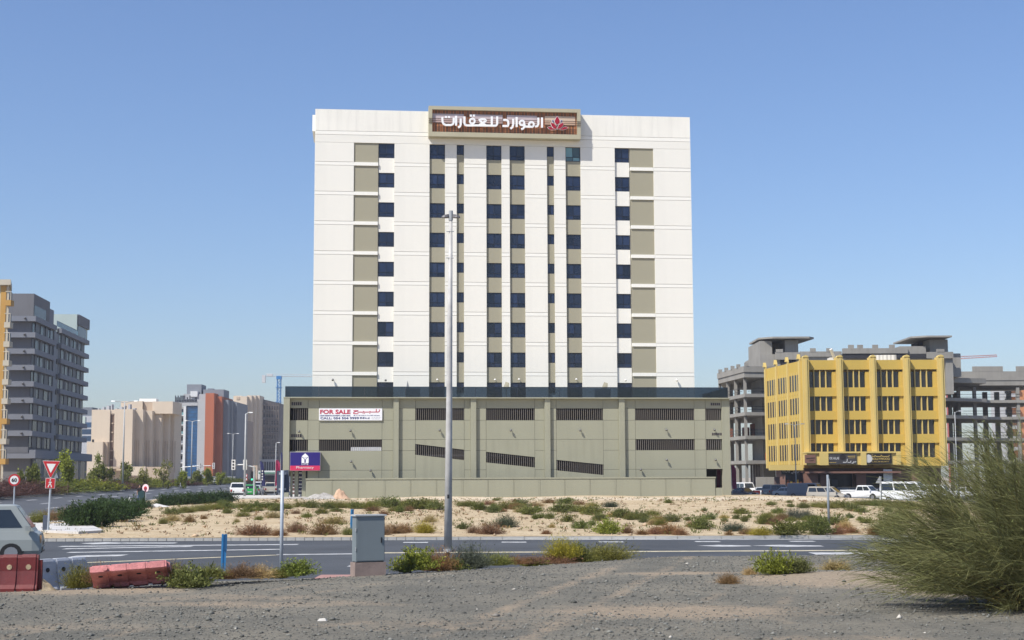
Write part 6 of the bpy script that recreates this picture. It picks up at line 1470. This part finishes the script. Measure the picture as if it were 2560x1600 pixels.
# big wispy bush at the right
def big_bush():
    rng = np.random.default_rng(77); y0 = 28.0; x0_ = xat(2548, y0); z0_ = gz(x0_, y0)
    r = empty('wispy_bush', (x0_, y0, z0_-.05), 0, 'big wispy windblown olive bush filling the lower right corner', 'bush')
    nb = 560; az = rng.uniform(0, 2*np.pi, nb); el = np.arccos(rng.uniform(.02, 1, nb)**.85); L_ = rng.uniform(.72, 1.05, nb)
    a, c, h = 3.05, 2.4, 3.2
    b = np.stack([rng.normal(0,.32,nb), rng.normal(0,.3,nb), np.zeros(nb)], 1)
    tip = np.stack([np.sin(el)*np.cos(az)*a, np.sin(el)*np.sin(az)*c, np.cos(el)*h+.12], 1)*L_[:,None]
    tip[:,0] -= .35*(tip[:,2]/h)**1.0*0+.15
    k = 9; t = np.linspace(0,1,k)[None,:,None]
    ctrl = b+(tip-b)*.45; ctrl[:,2] += .35*L_
    main = (1-t)**2*b[:,None]+2*t*(1-t)*ctrl[:,None]+t**2*tip[:,None]; main += rng.normal(0,.03,main.shape)*t
    main[:,:,2] = np.maximum(main[:,:,2], .03)
    V1, F1 = ribbons(rng, main, .022)
    o1 = raw_mesh('branches', V1, F1, twig_m, r, rng.uniform(.2,.9,len(V1))); o1.color = (.20,.165,.06,1)
    m = 36000; ib = rng.integers(0, nb, m); it = rng.uniform(.22, 1, m)**.75; kk = np.minimum((it*(k-1)).astype(int), k-2); fr = (it*(k-1)-kk)[:,None]
    P = main[ib,kk]*(1-fr)+main[ib,kk+1]*fr; D = main[ib,kk+1]-main[ib,kk]; D /= np.linalg.norm(D,axis=1)[:,None]+1e-9
    D = D*.9+rng.normal(0,.42,(m,3))+[-.42,0,.10]; D /= np.linalg.norm(D,axis=1)[:,None]
    ln_ = rng.uniform(.22,.75,m)[:,None,None]; t5 = np.linspace(0,1,5)[None,:,None]
    S_ = P[:,None]+D[:,None]*ln_*t5; S_[:,:,2] += (.05*np.sin(t5[:,:,0]*3)-.10*t5[:,:,0]**2)*ln_[:,:,0]; S_[:,:,0] -= .18*t5[:,:,0]**2*ln_[:,:,0]
    S_[:,:,2] = np.maximum(S_[:,:,2], .01)
    V2, F2 = ribbons(rng, S_, .0095); tone = np.repeat(np.clip(rng.normal(.5,.25,m),0,1), 10)
    o2 = raw_mesh('foliage', V2, F2, leaf_m, r, tone); o2.color = (.175,.175,.07,1)
    n = 9000; i2 = rng.integers(0, m, n); P = S_[i2, rng.integers(2,5,n)]; V3, F3 = leaf_cloud(rng, P, D[i2], .07, 6, .5)
    o3 = raw_mesh('foliage', V3, F3, leaf_m, r, np.repeat(np.clip(rng.normal(.6,.25,n),0,1),4)); o3.color = (.18,.20,.065,1)
    rt = MB()
    for i in range(26): rt.tube([tuple(main[i*7,0]), tuple(main[i*7,2]), tuple(main[i*7,4])], [.03,.02,.01], 5)
    rt.build('stems', bark_m, r)
big_bush()

# ================================================================ STONES AND LITTER
def stones(name, n, xr, yr, size, m, zf, seed, keep=None, label=None, cat=None):
    rng = np.random.default_rng(seed); x = rng.uniform(*xr, n); y = yr[0]+(yr[1]-yr[0])*rng.uniform(0,1,n)**1.0
    ok = np.abs(x) < y*.37+1
    if keep is not None: ok &= keep(x, y, rng)
    x, y = x[ok], y[ok]; n = len(x); s_ = size*rng.lognormal(0,.5,n)
    base = np.array([(1,0,0),(0,1,0),(-1,0,0),(0,-1,0),(0,0,.8),(0,0,-.6)], float)
    V = base[None]*(1+rng.uniform(-.35,.35,(n,6,1)))*s_[:,None,None]; a = rng.uniform(0,6.28,n); ca, sa = np.cos(a)[:,None], np.sin(a)[:,None]
    V = np.stack([V[:,:,0]*ca-V[:,:,1]*sa*.75, V[:,:,0]*sa+V[:,:,1]*ca*.75, V[:,:,2]*.7], -1)+np.stack([x,y,zf(x,y)+s_*.2],-1)[:,None]
    Fq = np.array([(0,1,4),(1,2,4),(2,3,4),(3,0,4),(1,0,5),(2,1,5),(3,2,5),(0,3,5)])[None]+(np.arange(n)*6)[:,None,None]
    o = raw_mesh(name, V.reshape(-1,3), Fq.reshape(-1,3), m, None, np.repeat(rng.uniform(0,1,n), 6)); tag(o, kind='stuff')
    return o
stone_m = mat('gravel_stone', (.15,.148,.13), .9, 0, spec=.2, tone=True); pale_st = mat('pale_stone', (.40,.37,.32), .9, 0, spec=.2, tone=True)
keepg = lambda x, y, rng: (y < y_edge(x)+.6) & (rng.uniform(0,1,len(x)) < .25+.9*vnoise(x, y, 3.1, 8)) & (gravel_mix(x, y) < rng.uniform(.25,.95,len(x)))
stones('gravel_stones', 120000, (-14,14.5), (17,47), .0145, stone_m, gz_gravel, 21, keepg)
stones('gravel_stones', 160, (-14,14.5), (18,46), .03, pale_st, gz_gravel, 22, keepg)
keeps = lambda x, y, rng: (x > x_near(y)+1) & (rng.uniform(0,1,len(x)) < .2+.8*vnoise(x, y, 4, 9))
stones('sand_pebbles', 9000, (-32,40), (67,152), .05, mat('pebble', (.34,.25,.165), .95, 0, spec=.1, tone=True), gz_sand, 23, keeps)
for i, (u, v, w_, lab) in enumerate(((806,1553,.085,'pale flat stone at the bottom of the gravel'),(716,1436,.06,'white pebble near the sign back post'),(1675,1334,.10,'white stone among the rusty scrub at the kerb'))):
    x, y, z = ground_hit(u, v); o = MB().hexa([(-w_,-w_*.7,0),(w_*.9,-w_*.6,0),(w_,w_*.7,0),(-w_*.8,w_*.6,0)],[(-w_*.6,-w_*.4,w_*.5),(w_*.6,-w_*.4,w_*.6),(w_*.6,w_*.4,w_*.5),(-w_*.5,w_*.4,w_*.4)]).build('stone', mat('white_stone', (.55,.52,.47), .9, .1, 5)); o.location = (x,y,z); tag(o, lab, 'stone', 'single pale stones')
